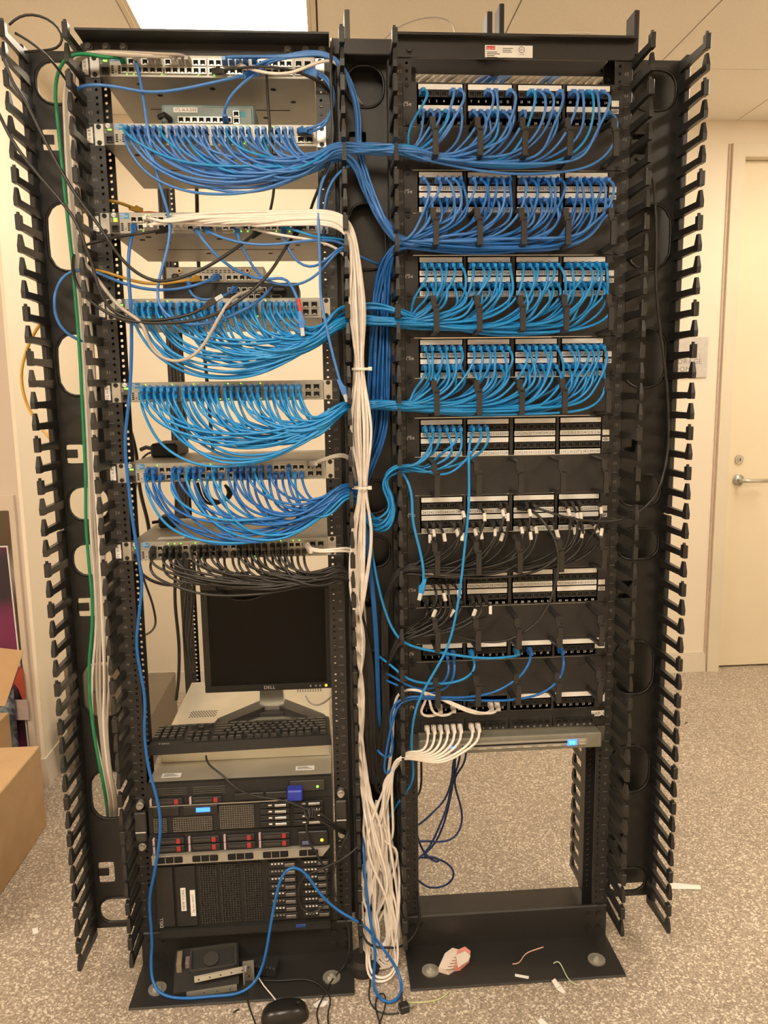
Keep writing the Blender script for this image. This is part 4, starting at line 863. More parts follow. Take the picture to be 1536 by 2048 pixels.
for i in range(6):
    e = swport(45, (4, 8, 10, 14, 16, 18)[i])+V3(0, -.002, 0); o = i*6.0; yy = J(3)
    cable([e, e+V3(-.004, -.03, .004)]+px([(250+i*22, 112+yy, -.045), (205, 105+yy, -.05), (165+o*.3, 108+yy, -.045), (142+o*.4, 124, -.03), (128+o*.6, 180, -.01), (130+o*.6, 260, .0), (134+o*.7, 340, .002), (148+o*.7, 500, .0), (157+o*.7, 600, .0), (165+o*.7, 700, .0), (171+o*.7, 800, -.002), (178+o*.6, 950, -.004), (180+o*.9, 1060+J(20), -.006), (188+o*.7, 1150, -.006), (192+o*.7, 1250, -.006), (188+o+J(3) if i else 184, 1360, -.008), (196+o*.6 if i else 186, 1450, -.008), (207+o*.5+J(2), 1540, -.006), (216+o*.5, 1588, .018), (220+o*.45, 1615, .06), (222+o*.4, 1650, .12), (223+o*.4, 1685, .14)]), 'g' if i % 3 else 'w', '%s from the left of the pale cables running down the left duct' % GP[i], 'left duct cables', [(e, FWD)], r=.0031)
# loose cables, traced in depth
def loose(l, col, label, plug0=None, plug1=None, r=.0029, name='loose_cable', grp=None, it=3):
    P = px(l); pl = []
    if plug0: pl.append((P[0], P[1]-P[0]))
    if plug1: pl.append((P[-1], P[-2]-P[-1], 1) if plug1 == 2 else (P[-1], P[-2]-P[-1]))
    return cable(P, col, label, grp or 'loose cables', pl, r, name, it)
loose([(268, 453, -.012), (266, 462, -.045), (258, 500, -.055), (257, 550, -.06), (262, 620, -.066), (263, 700, -.066), (259, 790, -.07), (250, 880, -.07), (256, 960, -.072), (265, 1040, -.07), (278, 1120, -.068), (284, 1170, -.066), (278, 1230, -.064), (273, 1290, -.062), (282, 1350, -.06), (290, 1400, -.06), (289, 1470, -.06), (298, 1540, -.066), (315, 1600, -.075), (321, 1660, -.075), (310, 1740, -.066), (299, 1800, -.06), (304, 1880, -.06), (302, 1935, -.075), (307, 1968, .02, 1), (325, 1990, .012, 1), (370, 1997, .0095, 1), (430, 1992, .0095, 1), (475, 1988, .0095, 1), (510, 1966, .02, 1), (530, 1915, -.095), (543, 1840, -.085), (555, 1780, -.075), (567, 1745, -.07), (587, 1732, -.07), (612, 1747, -.07), (642, 1790, -.075), (682, 1825, -.08), (722, 1846, -.09), (747, 1872, -.095), (772, 1905, -.1), (795, 1940, .03, 1), (804, 1975, .008, 1), (796, 2000, .006, 1), (775, 2007, .006, 1), (755, 1992, .006, 1), (746, 1960, .01, 1), (751, 1910, -.11), (744, 1860, -.1), (735, 1800, -.095), (729, 1740, -.09), (727, 1690, -.06), (728, 1660, -.03)], 'b3', 'long blue cable running from the third switch down past the servers to the floor loop', 1, r=.0036)
loose([(258, 112, .012), (266, 111, -.012), (274, 130, -.035), (283, 175, -.05), (291, 225, -.058), (298, 275, -.062), (311, 335, -.064), (326, 392, -.06), (338, 430, -.05), (340, 462, -.05), (333, 505, -.062), (319, 555, -.066), (314, 590, -.07), (322, 618, -.075), (348, 640, -.08), (385, 650, -.082), (425, 645, -.08), (465, 630, -.076), (505, 610, -.07), (530, 590, -.03), (540, 578, .0), (545, 575, .044)], 'b1', 'blue cable dropping from behind the rack top past three switches', None, None, .0031)
loose([(152, 190, -.03), (152, 178, -.06), (178, 169, -.075), (230, 173, -.065), (290, 184, -.06), (340, 182, -.056), (390, 173, -.05), (440, 162, -.048), (485, 152, -.04), (500, 146, -.012)], 'b1', 'blue cable sagging left below the topmost switch', None, 1, .0033)
loose([(452, 244, .008), (447, 222, -.03), (462, 190, -.045), (490, 162, -.045), (515, 146, -.035), (524, 139, -.012)], 'b1', 'short blue cable linking the small labelled switch to the topmost switch', 1, 1, .003)
loose([(478, 128, -.012), (500, 138, -.045), (540, 147, -.055), (580, 147, -.058), (615, 133, -.06), (645, 122, -.058), (672, 122, -.05), (697, 160, -.02), (716, 200, .01), (726, 210, .06)], 'w', 'white cable crossing the right end of the topmost switch', 1, None, .0031)
loose([(430, 143, -.012), (470, 137, -.045), (530, 133, -.055), (590, 142, -.05), (640, 165, -.03), (665, 190, .01)], 'k', 'black cable crossing the right half of the topmost switch', 1, None, .0028)
for i, (ex, lb) in enumerate(((600, 'outer blue cable bending up from the right end of the second switch'), (612, 'inner blue cable bending up from the right end of the second switch'))):
    loose([(ex, 262, -.012), (ex+12, 258+i*4, -.04), (648, 248+i*8, -.048), (664-i*3, 222+i*8, -.048), (669-i*4, 195, -.04), (664-i*4, 165, -.035), (640, 143+i*8, -.03), (615, 138+i*5, -.012)], 'b1', lb, 1, 1)
loose([(533, 145, -.035), (535, 190, -.05), (540, 260, -.06), (545, 330, -.066), (549, 375, -.06), (541, 420, -.045), (536, 438, -.03)], 'k', 'thin black cable hanging between the topmost and third switches', None, None, .0028)
loose([(664, 78, -.03), (662, 110, -.058), (662, 160, -.06), (664, 220, -.062), (667, 270, -.062), (661, 315, -.06), (642, 365, -.05), (626, 405, -.03), (620, 425, .02)], 'k', 'black cable running down beside the right post of the left rack', None, None, .0032)
loose([(18, 50, -.07), (30, 35, -.07), (60, 27, -.06), (100, 38, -.05), (126, 66, -.045), (127, 88, -.05), (112, 99, -.05), (80, 101, -.03), (50, 104, -.02)], 'k', 'black cable loop arching over the top of the left duct', None, None, .0026)
loose([(-30, 40, -.12), (0, 99, -.105), (10, 122, -.1), (26, 167, -.1), (50, 198, -.1), (62, 226, -.1), (75, 250, -.1), (96, 292, -.1), (125, 346, -.1), (156, 396, -.1), (203, 458, -.1), (227, 497, -.1), (260, 536, -.095), (300, 560, -.09), (336, 562, -.09), (400, 541, -.085), (460, 505, -.07), (500, 475, -.04), (518, 462, -.012)], 'k', 'black cable swooping from the top left corner to the third switch', None, 1, .0034)
loose([(-30, 175, -.12), (0, 232, -.11), (26, 284, -.105), (65, 336, -.105), (117, 396, -.105), (154, 446, -.105), (168, 486, -.105), (187, 536, -.1), (199, 583, -.1), (222, 620, -.095), (260, 638, -.095), (325, 640, -.095), (390, 626, -.09), (418, 608, -.088), (428, 602, -.088)], 'k', 'black cable from the left edge ending loose with a grey tip', None, 2, .0034)
loose([(150, 500, .02), (146, 520, -.02), (147, 545, -.06), (156, 575, -.08), (185, 606, -.092), (230, 634, -.098), (280, 645, -.1), (335, 646, -.1), (395, 640, -.1), (445, 622, -.098), (500, 585, -.09), (540, 545, -.08), (575, 490, -.05), (598, 455, -.012)], 'k', 'black cable sagging from the left duct across the fourth switch', None, 1, .0034)
loose([(150, 500, .03), (180, 487, -.04), (235, 474, -.05), (300, 464, -.05), (333, 460, -.012)], 'k', 'black cable running from the left duct to the third switch', None, 1, .003)
loose([(30, 66, -.09), (60, 82, -.085), (95, 112, -.08), (118, 140, -.06), (150, 185, -.02)], 'k', 'short black cable slanting over the top left duct slot', None, None, .0026)
loose([(165, 425, .02), (178, 411, .012), (192, 402, .012), (216, 400, .03), (245, 407, .06), (268, 417, .09), (280, 421, .105)], 'y', 'yellow cable ending on the fibre box above the third switch', None, 1, .0036)
loose([(172, 540, .0), (190, 538, .0), (235, 552, .0), (290, 567, .02), (340, 566, .02), (375, 560, .02), (394, 557, .044)], 'y', 'yellow cable plugged into the steel gateway', None, 1, .0033)
loose([(100, 625, .05), (70, 663, .1), (50, 710, .12), (42, 750, .12), (50, 800, .12), (68, 835, .12), (98, 875, .1), (125, 900, .045)], 'y', 'yellow cable bowing out behind the left duct', None, None, .0036)
loose([(165, 683, .0), (152, 678, -.01), (130, 665, -.015), (115, 645, -.02), (108, 614, -.022), (110, 585, -.02), (123, 555, -.012), (145, 541, -.005), (168, 538, .0), (192, 544, -.01), (236, 563, -.02), (285, 577, -.02), (340, 580, .0), (395, 570, .0), (420, 560, .015), (434, 553, .044)], 'b1', 'blue cable looping out of the left duct to the steel gateway', None, 1, .0033)
loose([(165, 520, -.01), (174, 530, -.04), (198, 562, -.07), (227, 601, -.088), (252, 624, -.094), (280, 640, -.1), (291, 658, -.1), (295, 682, -.098), (312, 708, -.096), (346, 724, -.096), (378, 717, -.098), (402, 698, -.1), (422, 665, -.1), (442, 628, -.1), (463, 597, -.09), (492, 584, -.05), (516, 580, .0), (522, 581, .044)], 'g', 'grey cable hanging in a wide loop below the fourth switch', None, 1, .0036)
loose([(470, 578, .044), (462, 582, .02), (450, 592, .0), (405, 602, -.01), (380, 588, .0), (377, 565, .02), (384, 556, .044)], 'b1', 'blue cable dipping between the steel gateway and the black router', 1, 1, .003)
loose([(392, 455, -.012), (398, 468, -.045), (425, 503, -.05), (470, 540, -.04), (520, 558, -.03), (550, 558, -.035), (567, 553, -.045), (580, 566, -.055), (591, 588, -.075), (598, 604, -.08), (602, 630, -.083), (604, 652, -.083)], 'b1', 'blue cable with a red sleeve ending in a loose plug', 1, 2, .0031)
p = px([(596.5, 598, -.08), (599, 612, -.081), (602, 630, -.083)])
tag(MB().tube(smooth(p, .006, 2), .0042, 8).build('red_sleeve', mat('red_tape', (.55, .05, .04), .5), smooth=True), 'red tape sleeve wrapped on the loose blue cable', 'tape')
loose([(412, 459, -.012), (420, 465, -.045), (465, 482, -.055), (530, 490, -.058), (600, 483, -.056), (650, 480, -.05), (682, 484, -.045), (705, 505, -.02), (735, 520, .0), (760, 530, .02)], 'b1', 'blue cable leaving the third switch level toward the middle duct', 1)
loose([(474, 460, -.012), (476, 475, -.045), (495, 515, -.045), (520, 553, -.03), (545, 566, -.025), (590, 571, -.03), (630, 553, -.04), (665, 515, -.045), (684, 495, -.04), (705, 510, -.01)], 'b1', 'blue cable sagging from the middle of the third switch to the duct', 1)
loose([(567, 459, -.012), (568, 475, -.045), (582, 510, -.05), (610, 535, -.05), (640, 530, -.045), (668, 505, -.045), (686, 490, -.04), (706, 500, -.01)], 'b1', 'blue cable looping from the right of the third switch to the duct', 1)
loose([(560, 452, -.02), (590, 460, -.05), (635, 475, -.05), (680, 477, -.045), (710, 490, -.01)], 'b2', 'sky blue cable running right just under the white trunk', None)
loose([(700, 330, -.03), (672, 350, -.05), (652, 390, -.055), (648, 430, -.05), (648, 470, -.04), (647, 480, -.02)], 'b1', 'short blue cable dropping beside the right ear of the third switch')
loose([(668, 316, -.045), (645, 360, -.055), (637, 400, -.06), (637, 450, -.068), (640, 520, -.068), (641, 590, -.07), (648, 630, -.078), (662, 695, -.082), (680, 762, -.085), (688, 785, -.085)], 'b1', 'blue cable hanging in front of the right post with a loose plug', None, 2, .0031)
loose([(505, 458, -.02), (560, 470, -.05), (610, 478, -.052), (655, 488, -.045), (695, 515, -.03), (702, 560, -.02), (708, 640, -.01), (710, 720, .0), (703, 830, .0), (702, 900, .0), (715, 980, -.01), (722, 1080, .0)], 'w', 'single white cable beside the white trunk', None, None, .003)
for i in range(2):
    loose([(620+i*4, 927+i*3, -.012), (632, 924+i*2, -.04), (660, 913+i*3, -.05), (688, 906+i*4, -.05), (704, 918+i*5, -.035), (710, 955, -.02), (712, 1000, .0)], 'g', ('upper' if i == 0 else 'lower')+' grey cable leaving the right end of the sixth switch', 1, None, .003)
    loose([(611+i*5, 1088+i*7, -.012), (622, 1098+i*4, -.04), (650, 1101+i*3, -.048), (690, 1096+i*6, -.045), (712, 1105+i*6, -.02), (725, 1180, -.005), (735, 1300, .0)], 'w', ('upper' if i == 0 else 'lower')+' white cable leaving the right end of the lowest switch', 1, None, .003)
loose([(796, 940, -.045), (812, 955, -.088), (824, 990, -.095), (825, 1040, -.097), (836, 1085, -.098), (846, 1130, -.098), (848, 1160, -.096), (843, 1182, -.094)], 'b2', 'sky blue cable ending in a loose plug beside the seventh panel', None, 2, .0031)
C6 = lambda n: [tuple(port(7, n)), tuple(port(7, n)+V3(0, -.032, -.005))]
def c6(n, l, lab_, col='b2'):
    a = [V3(*q) for q in C6(n)]; cable(a+px(l), col, lab_, 'cables of the upper single row panel', [(a[0], FWD)], .0031)
c6(12, [(1020, 1313, -.06), (985, 1317, -.066), (930, 1313, -.07), (860, 1301, -.075), (815, 1290, -.07), (790, 1268, -.06), (768, 1215, -.05), (752, 1150, -.045), (742, 1090, -.03), (735, 1040, .0)], 'sky blue cable crossing the upper single row panel from port thirteen')
c6(6, [(947, 1320, -.055), (954, 1334, -.055), (946, 1348, -.06), (915, 1364, -.065), (860, 1368, -.066), (812, 1358, -.06), (792, 1338, -.045), (770, 1322, -.02), (755, 1310, .0)], 'sky blue cable from port seven of the upper single row panel')
c6(3, [(898, 1330, -.055), (899, 1350, -.055), (882, 1372, -.05), (845, 1380, -.045), (815, 1372, -.045), (795, 1358, -.03), (770, 1345, .0)], 'blue cable from port four of the upper single row panel', 'b3')
c6(4, [(909, 1330, -.055), (910, 1350, -.055), (895, 1376, -.05), (858, 1388, -.045), (820, 1382, -.04), (795, 1370, -.03), (770, 1360, .0)], 'blue cable from port five of the upper single row panel', 'b3')
c6(14, [(1058, 1325, -.055), (1048, 1347, -.055), (1020, 1368, -.06), (985, 1386, -.06), (930, 1395, -.06), (860, 1394, -.062), (810, 1394, -.06), (787, 1410, -.05), (780, 1440, -.045), (786, 1490, -.05), (782, 1520, -.05), (765, 1515, -.045), (755, 1500, -.03)], 'blue cable from port fifteen of the upper single row panel', 'b3')
c6(18, [(1128, 1325, -.055), (1127, 1345, -.055), (1108, 1372, -.06), (1070, 1392, -.06), (1010, 1401, -.06), (930, 1400, -.055), (860, 1397, -.06), (808, 1400, -.055), (790, 1425, -.05), (775, 1490, -.05), (767, 1545, -.05), (772, 1556, -.05), (785, 1535, -.045)], 'blue cable from port nineteen of the upper single row panel', 'b3')
loose([(1062, 1012, -.012), (1072, 1015, -.04), (1115, 1030, -.06), (1160, 1040, -.07), (1210, 1043, -.075), (1255, 1036, -.07), (1290, 1014, -.06), (1316, 980, -.04), (1331, 930, -.03), (1337, 880, -.02), (1335, 790, -.02), (1328, 720, -.02), (1318, 640, -.02), (1312, 560, -.02), (1313, 470, -.02), (1309, 380, -.015), (1303, 350, -.03), (1292, 332, -.02), (1270, 318, .0)], 'k', 'black cable running from the sixth panel up the right duct', 1, None, .0031)
loose([(1040, 1015, -.012), (1060, 1018, -.04), (1085, 1040, -.07), (1108, 1075, -.088), (1117, 1110, -.092), (1115, 1150, -.092), (1105, 1190, -.092), (1080, 1240, -.09), (1040, 1270, -.075), (1000, 1284, -.06), (940, 1280, -.05), (880, 1262, -.05), (830, 1262, -.05), (800, 1280, -.04), (775, 1330, .0)], 'k', 'black cable hanging in an arc in front of the seventh panel', 1, None, .0031)
# navy tails below the console drawer
for i, l in enumerate(([(917, 1490, .12), (905, 1530, .12), (905, 1555, .12), (890, 1600, .12), (870, 1620, .1), (845, 1645, .1), (815, 1660, .08)], [(922, 1490, .14), (917, 1530, .14), (905, 1560, .14), (895, 1610, .14), (880, 1650, .12), (855, 1700, .11), (815, 1735, .08)], [(934, 1490, .15), (928, 1530, .15), (908, 1555, .15), (915, 1590, .15), (925, 1630, .15), (918, 1665, .14), (895, 1683, .13), (850, 1682, .12), (815, 1684, .1)], [(912, 1490, .16), (907, 1560, .16), (890, 1640, .16), (868, 1690, .15), (840, 1715, .14), (870, 1712, .14), (884, 1725, .14), (870, 1725, .14), (845, 1700, .14), (832, 1662, .12)])):
    loose(l, 'n', '%s from the left of the navy cables hanging below the console drawer' % GP[i], None, None, .0028, grp='navy cables below the drawer')
loose([(840, 1715, .12), (878, 1718, .2), (905, 1735, .2), (909, 1752, .2), (895, 1770, .2), (862, 1776, .2), (838, 1762, .15), (815, 1740, .1)], 'n', 'navy cable coil behind the base of the patch panel rack', None, None, .0028)
loose([(842, 1500, .08), (843, 1560, .08), (841, 1585, .08), (833, 1595, .06), (815, 1605, .04)], 'k', 'black cord hanging left below the console drawer', None, None, .0028)
# keyboard, mouse and server cords
loose([(412, 1512, .03), (415, 1528, .0), (445, 1550, -.03), (470, 1575, -.05), (500, 1590, -.05), (550, 1598, -.055), (590, 1607, -.06), (612, 1620, -.065), (640, 1625, -.07), (672, 1650, -.06), (690, 1662, -.04)], 'k', 'black keyboard cord running down over the thin server', None, None, .0024)
for i, lb in enumerate(('upper', 'lower')):
    loose([(600, 1612, -.045), (606, 1622, -.06), (625, 1628+i*4, -.065), (650, 1640+i*6, -.06), (675, 1655+i*6, -.05), (690, 1668, -.03)], 'k', lb+' black cord of the tangle right of the mesh grille', None, None, .0028)
t = thing('cord_knot', 'knotted black cord bundle hanging from the blue display plug', 'cable')
for i in range(4): MB().tube(smooth(px([(608+i*7, 1612+i*2, -.06), (613+i*7, 1640-i*4, -.075), (622+i*5, 1632, -.08), (618+i*6, 1615, -.07)]), .006, 3), .0026, 8).build('cord_turn', CABLE['k'], t, smooth=True)
loose([(612, 1648, -.055), (616, 1680, -.05), (628, 1700, -.05), (645, 1728, -.045), (655, 1760, -.05), (650, 1810, -.05), (625, 1828, -.055), (603, 1820, -.05), (596, 1780, -.05), (605, 1755, -.05), (650, 1735, -.05), (690, 1715, -.06), (722, 1688, -.05), (730, 1670, -.03)], 'k', 'black cord looping in front of the tall bottom server', None, None, .0027)
loose([(700, 1660, -.03), (680, 1700, -.045), (667, 1745, -.05), (670, 1790, -.06), (690, 1830, -.07), (700, 1880, -.08), (698, 1905, -.09), (690, 1930, .012, 1), (660, 1965, .011, 1), (645, 2000, .004, 1), (632, 2020, .004, 1), (640, 2060, .004, 1)], 'k', 'thin black cord falling from the right post across the left base plate', None, None, .0018)
loose([(520, 1960, .012, 1), (560, 1962, .011, 1), (610, 1958, .011, 1), (640, 1968, .011, 1), (652, 1985, .01, 1), (665, 1995, .004, 1), (655, 2025, .004, 1), (658, 2060, .004, 1)], 'k', 'thin black mouse cord lying across the left base plate', None, None, .0018)
loose([(516, 1953, .02, 1), (525, 1970, .012, 1), (540, 1985, .008, 1), (560, 2012, .02, 1)], 'w', 'thin pinkish wire leading to the black mouse', None, None, .0016)
loose([(490, 1975, .012, 1), (497, 2010, .003, 1), (512, 2050, .003, 1), (515, 2070, .003, 1)], 'k', 'short black wire beside the mouse', None, None, .0018)
loose([(722, 1855, -.09), (728, 1880, -.1), (745, 1895, -.1), (770, 1895, -.1), (800, 1894, -.06), (825, 1875, -.03), (838, 1845, -.02), (838, 1800, -.02), (834, 1770, .02), (834, 1740, .03)], 'k', 'black cord crossing the foot of the duct to the right rack', None, None, .003)
t0 = [(742, 1937, .006, 1), (741, 1960, .003, 1), (737, 1990, .003, 1), (742, 2012, .003, 1), (757, 2026, .003, 1), (775, 2030, .003, 1), (798, 2026, .006, 1)]
loose(t0, 'k', 'thin black adapter lead on the floor between the racks', None, None, .0018)
loose([(752, 2060, .003, 1), (766, 2030, .008, 1), (772, 2000, .005, 1), (768, 1980, .005, 1), (753, 1990, .005, 1), (750, 2010, .003, 1), (756, 2035, .006, 1), (765, 2060, .003, 1)], 'k', 'thin black wire loop crossing the blue floor loop', None, None, .0018)
# power cords and posts behind the left rack
for i, l in enumerate(([(318, 370, .5), (325, 470, .5), (332, 600, .5), (345, 760, .5), (352, 900, .5), (352, 1100, .5), (350, 1200, .5), (358, 1290, .5), (357, 1360, .5), (352, 1400, .5)], [(335, 370, .52), (340, 500, .52), (352, 640, .52), (365, 760, .52), (372, 950, .52), (378, 1120, .52), (372, 1200, .52), (368, 1270, .52), (380, 1330, .52), (385, 1345, .52)], [(328, 370, .48), (335, 560, .48), (350, 740, .48), (372, 1000, .48), (388, 1130, .48), (384, 1220, .48), (378, 1290, .48), (384, 1336, .48)], [(393, 372, .326), (394, 400, .36), (396, 500, .4), (404, 660, .42), (412, 740, .42), (424, 880, .42), (430, 935, .38), (432, 945, .32)])):
    loose(l, 'k', '%s from the left of the black power cords hanging down the rear post' % GP[i], None, None, .005, grp='black power cords on the rear post')
loose([(240, 795, .3), (258, 850, .3), (272, 905, .3), (280, 980, .3), (295, 1040, .3), (300, 1075, .3)], 'k', 'black power cord slanting behind the fifth and sixth switches', None, None, .005)
loose([(318, 905, .25), (300, 903, .26), (282, 920, .28), (275, 945, .3), (270, 1000, .3), (276, 1100, .3), (285, 1150, .3), (297, 1185, .3), (303, 1200, .3), (310, 1230, .3), (312, 1250, .3), (300, 1265, .25), (285, 1272, .2)], 'k', 'thin black lead curling down behind the left post', None, None, .003)
loose([(275, 1140, .2), (300, 1160, .25), (335, 1170, .3), (365, 1165, .4), (380, 1150, .45)], 'k', 'black lead drooping behind the lowest switch', None, None, .0045)
loose([(500, 1145, -.02), (450, 1150, .05), (432, 1175, .18), (455, 1195, .2), (490, 1202, .2), (530, 1190, .2), (580, 1165, .15), (620, 1150, .1)], 'k', 'black cable drooping over the monitor screen', None, None, .003)
loose([(612, 1392, .27), (618, 1405, .24), (632, 1412, .22), (650, 1404, .2), (668, 1388, .15), (690, 1380, .1)], 'g', 'grey monitor lead curving beside the stand foot', None, None, .0028)
for i in range(3): loose([(395+i*9, 965+i*3, .34), (405+i*8, 1000, .35), (425+i*5, 1012-i*4, .36), (450+i*4, 1000, .36), (462+i*3, 985, .36), (450, 970, .35)], 'k', 'black cord coil turn hanging behind the sixth switch', None, None, .004, grp='cord coil behind the sixth switch')
# cables on top of the racks and behind the topmost panel
for i in range(6):
    z = 2.136+.006*i; y = .06+.02*i
    cable([V3(.33, y, z-.01), V3(.39, y, z+.004), V3(.46, y+J(.01), z+.012), V3(.54, y, z+.010), V3(.6, y, z+.002), V3(.66, y+.02, z-.002)], 'b1', 'blue cable lying along the top of the right rack', 'blue cables on top of the right rack', (), .0032)
for i, l in enumerate(([(770, 76, .03), (800, 52, .06), (840, 37, .08), (880, 34, .08), (903, 42, .08), (910, 62, .06), (910, 72, .05)], [(1090, 76, .15), (1125, 68, .15), (1165, 64, .15), (1200, 70, .15), (1225, 80, .15)], [(1100, 78, .2), (1140, 70, .2), (1180, 72, .2), (1215, 82, .2)])):
    loose(l, 'w' if i else 'g', ('thin grey wire arching above the duct between the racks', 'thin white wire arching over the right rack top', 'lower thin white wire over the right rack top')[i], None, None, .0016)
BGROUP = 'cables behind the topmost panel'
for i in range(26):
    x = 812+i*16.2; c = 'b1' if 9 <= i <= 12 or 17 <= i <= 18 else 'g'
    cable([at(x+34+J(4), 138, .30), at(x+22, 146+J(3), .24), at(x+8, 156+J(2), .19+J(.02)), at(x-6, 168, .14), at(x-12, 190, .115), at(x-14, 240, .11)], c, ('blue' if c == 'b1' else 'grey')+' cable seen through the gap above the topmost patch panel', BGROUP+(' blue' if c == 'b1' else ' grey'), (), .0062, it=2)
# ------------------------------------------------------------------ things on the floor and around
def place_poly(name, pts, z, th, m, label, cat, parent=None):
    P = [atz(x, y, z) for x, y in pts]; P = P if sum((P[i][0]*P[(i+1) % len(P)][1]-P[(i+1) % len(P)][0]*P[i][1]) for i in range(len(P))) > 0 else P[::-1]
    o = MB().prism([(p[0], p[1]) for p in P], lambda u, v, t_: (u, v, t_), z, z+th).build(name, m, parent)
    return tag(o, label, cat) if label else o
# mouse
c = atz(570, 2036, .0)
t = thing('computer_mouse', 'black computer mouse lying on the floor in front of the left rack', 'mouse', tuple(c), rz=.12)
m = MB(); NL, NR = 10, 18; V = []; F = []
for i in range(NL+1):
    a = i/NL*math.pi/2
    for j in range(NR):
        th = 2*math.pi*j/NR; rx, ry = .054, .031; cx_ = math.copysign(abs(math.cos(th))**.8, math.cos(th)); cy_ = math.copysign(abs(math.sin(th))**.8, math.sin(th))
        V.append((rx*cx_*math.cos(a)**.55 if i < NL else 0, ry*cy_*math.cos(a)**.55 if i < NL else 0, .002+.035*math.sin(a)))
F = [(i*NR+j, i*NR+(j+1) % NR, (i+1)*NR+(j+1) % NR, (i+1)*NR+j) for i in range(NL) for j in range(NR)]+[tuple(range(NR))[::-1]]
m.add(V, F); m.build('shell', mat('mouse_black', (.012, .011, .010), .28), t, smooth=True); MB().cyl((.03, -.002, .030), (0, 1, 0), .006, .004, 12).build('scroll_wheel', KG, t)
# hardware heap on the left base plate
t = thing('drive_caddy', 'black hard drive caddy tray with exposed metal rail on the left base plate', 'drive caddy', (-.093, -.062, .006), rz=.12)
MB().hexa([(-.075, -.05, 0), (.075, -.05, 0), (.075, .05, 0), (-.075, .05, 0), (-.075, -.05, .012), (.075, -.05, .012), (.075, .05, .045), (-.075, .05, .045)]).build('tray', KM, t)
m = MB()
for (x0, x1, y0, y1) in ((-.04, .07, .038, .042), (-.04, .07, -.012, -.008), (-.04, -.036, -.012, .042), (.066, .07, -.012, .042)): m.hexa([(x0, y0, .012+.33*(y0+.05)), (x1, y0, .012+.33*(y0+.05)), (x1, y1, .012+.33*(y1+.05)), (x0, y1, .012+.33*(y1+.05)), (x0, y0, .018+.33*(y0+.05)), (x1, y0, .018+.33*(y0+.05)), (x1, y1, .018+.33*(y1+.05)), (x0, y1, .018+.33*(y1+.05))])
m.build('raised_frame', KG, t); MB().cyl((.01, .014, .034), (0, -.31, .95), .018, .004, 18).build('motor_disc', KG, t)
MB().bev(-.07, -.058, -.005, .04, .022, .05, .001).build('connector', mat('connector_tan', (.25, .2, .13), .5), t); MB().bev(-.05, -.04, .0, .025, .03, .044, .001).build('chip', mat('chip_mauve', (.2, .15, .15), .5), t)
t = thing('drive_rail', 'upper bright steel drive rail lying across the caddy', 'rail', (-.055, -.099, .036), rz=.2)
r_ = MB().box(-.06, .06, -.003, .003, 0, .012)
r_.build('strip', mat('bright_rail', (.75, .7, .58), .35, .5), t)
for i in range(5): MB().cyl((-.05+i*.025, -.003, .006), (0, -1, 0), .0022, .0006, 8).build('rivet', GD, t)
t = thing('drive_rail', 'lower grey steel drive rail lying in front of the caddy', 'rail', (-.072, -.112, .006), rz=.1)
MB().box(-.06, .055, -.004, .004, 0, .011).build('strip', mat('dull_rail', (.35, .33, .28), .4, .5), t)
for i in range(3): MB().cyl((-.02+i*.03, -.004, .006), (0, -1, 0), .002, .0006, 8).build('rivet', GD, t)
t = thing('metal_bracket', 'small steel bracket standing beside the caddy', 'bracket', (.008, -.08, .006), rz=.1)
MB().box(-.013, .013, -.002, .002, 0, .05).box(-.013, -.009, -.014, -.002, 0, .05).box(.009, .013, -.014, -.002, 0, .05).build('plate', mat('bracket_steel', (.4, .37, .32), .35, .6), t)
for z in (.012, .035): MB().cyl((0, -.002, z), (0, -1, 0), .003, .0006, 8).build('rivet', GD, t)
t = thing('ribbed_clip', 'black ribbed plastic clip right of the steel bracket', 'clip', (.05, -.055, .006), rz=-.25)
MB().bev(-.026, .026, -.02, .02, 0, .026, .003).build('body', KM, t)
for i in range(5): MB().box(-.02+i*.009, -.016+i*.009, -.022, -.018, .012, .026).build('rib', KP, t)
t = thing('cable_puck', 'round black puck lying at the foot of the middle duct', 'weight', (.283, -.055, 0))
MB().cyl((0, 0, 0), 'z', .042, .02, 28).build('disc', KM, t); MB().cyl((0, 0, .02), 'z', .036, .012, 28, r2=.03).build('rim', KP, t)
# scraps
t = thing('carton_scrap', 'crumpled white and red cardboard tag lying on the right base plate', 'scrap paper', (0, 0, 0))
place_poly('card', [(877, 1944), (890, 1915), (905, 1904), (918, 1908), (920, 1930), (908, 1943), (897, 1950)], .0065, .012, mat('pinkish_card', (.78, .66, .57), .7), None, None, t)
place_poly('printed_flap', [(915, 1910), (930, 1903), (941, 1912), (938, 1925), (920, 1941), (908, 1943)], .0065, .014, mat('red_white_card', (.75, .30, .25), .7), None, None, t)
place_poly('white_flap', [(912, 1911), (930, 1903), (941, 1912), (937, 1922), (916, 1936)], .021, .001, mat('card_white', (.75, .68, .58), .7), None, None, t)
s = MB(); 
for i in range(5): q = atz(892+i*4, 1940-i*6, .0188); s.box(q[0], q[0]+.02, q[1], q[1]+.0015, .0188, .0191)
s.build('print_lines', INK, t)
def wire(l, m, label, r=.0014): return tag(MB().tube(smooth([atz(x, y, z) for x, y, z in l], .006, 3), r, 6).build('wire_scrap', m, smooth=True), label, 'wire scrap', 'wire scraps')
wire([(1025, 1928, .008), (1038, 1927, .008), (1045, 1915, .009), (1055, 1905, .008), (1075, 1898, .008), (1087, 1894, .009)], mat('pink_wire', (.7, .42, .34), .5), 'short twisted pink wire on the right base plate')
wire([(1107, 1927, .008), (1112, 1921, .012), (1119, 1923, .012), (1128, 1942, .009), (1138, 1960, .008), (1148, 1968, .008), (1156, 1970, .006)], mat('pale_green_wire', (.5, .6, .42), .5), 'hooked pale green wire at the edge of the right base plate')
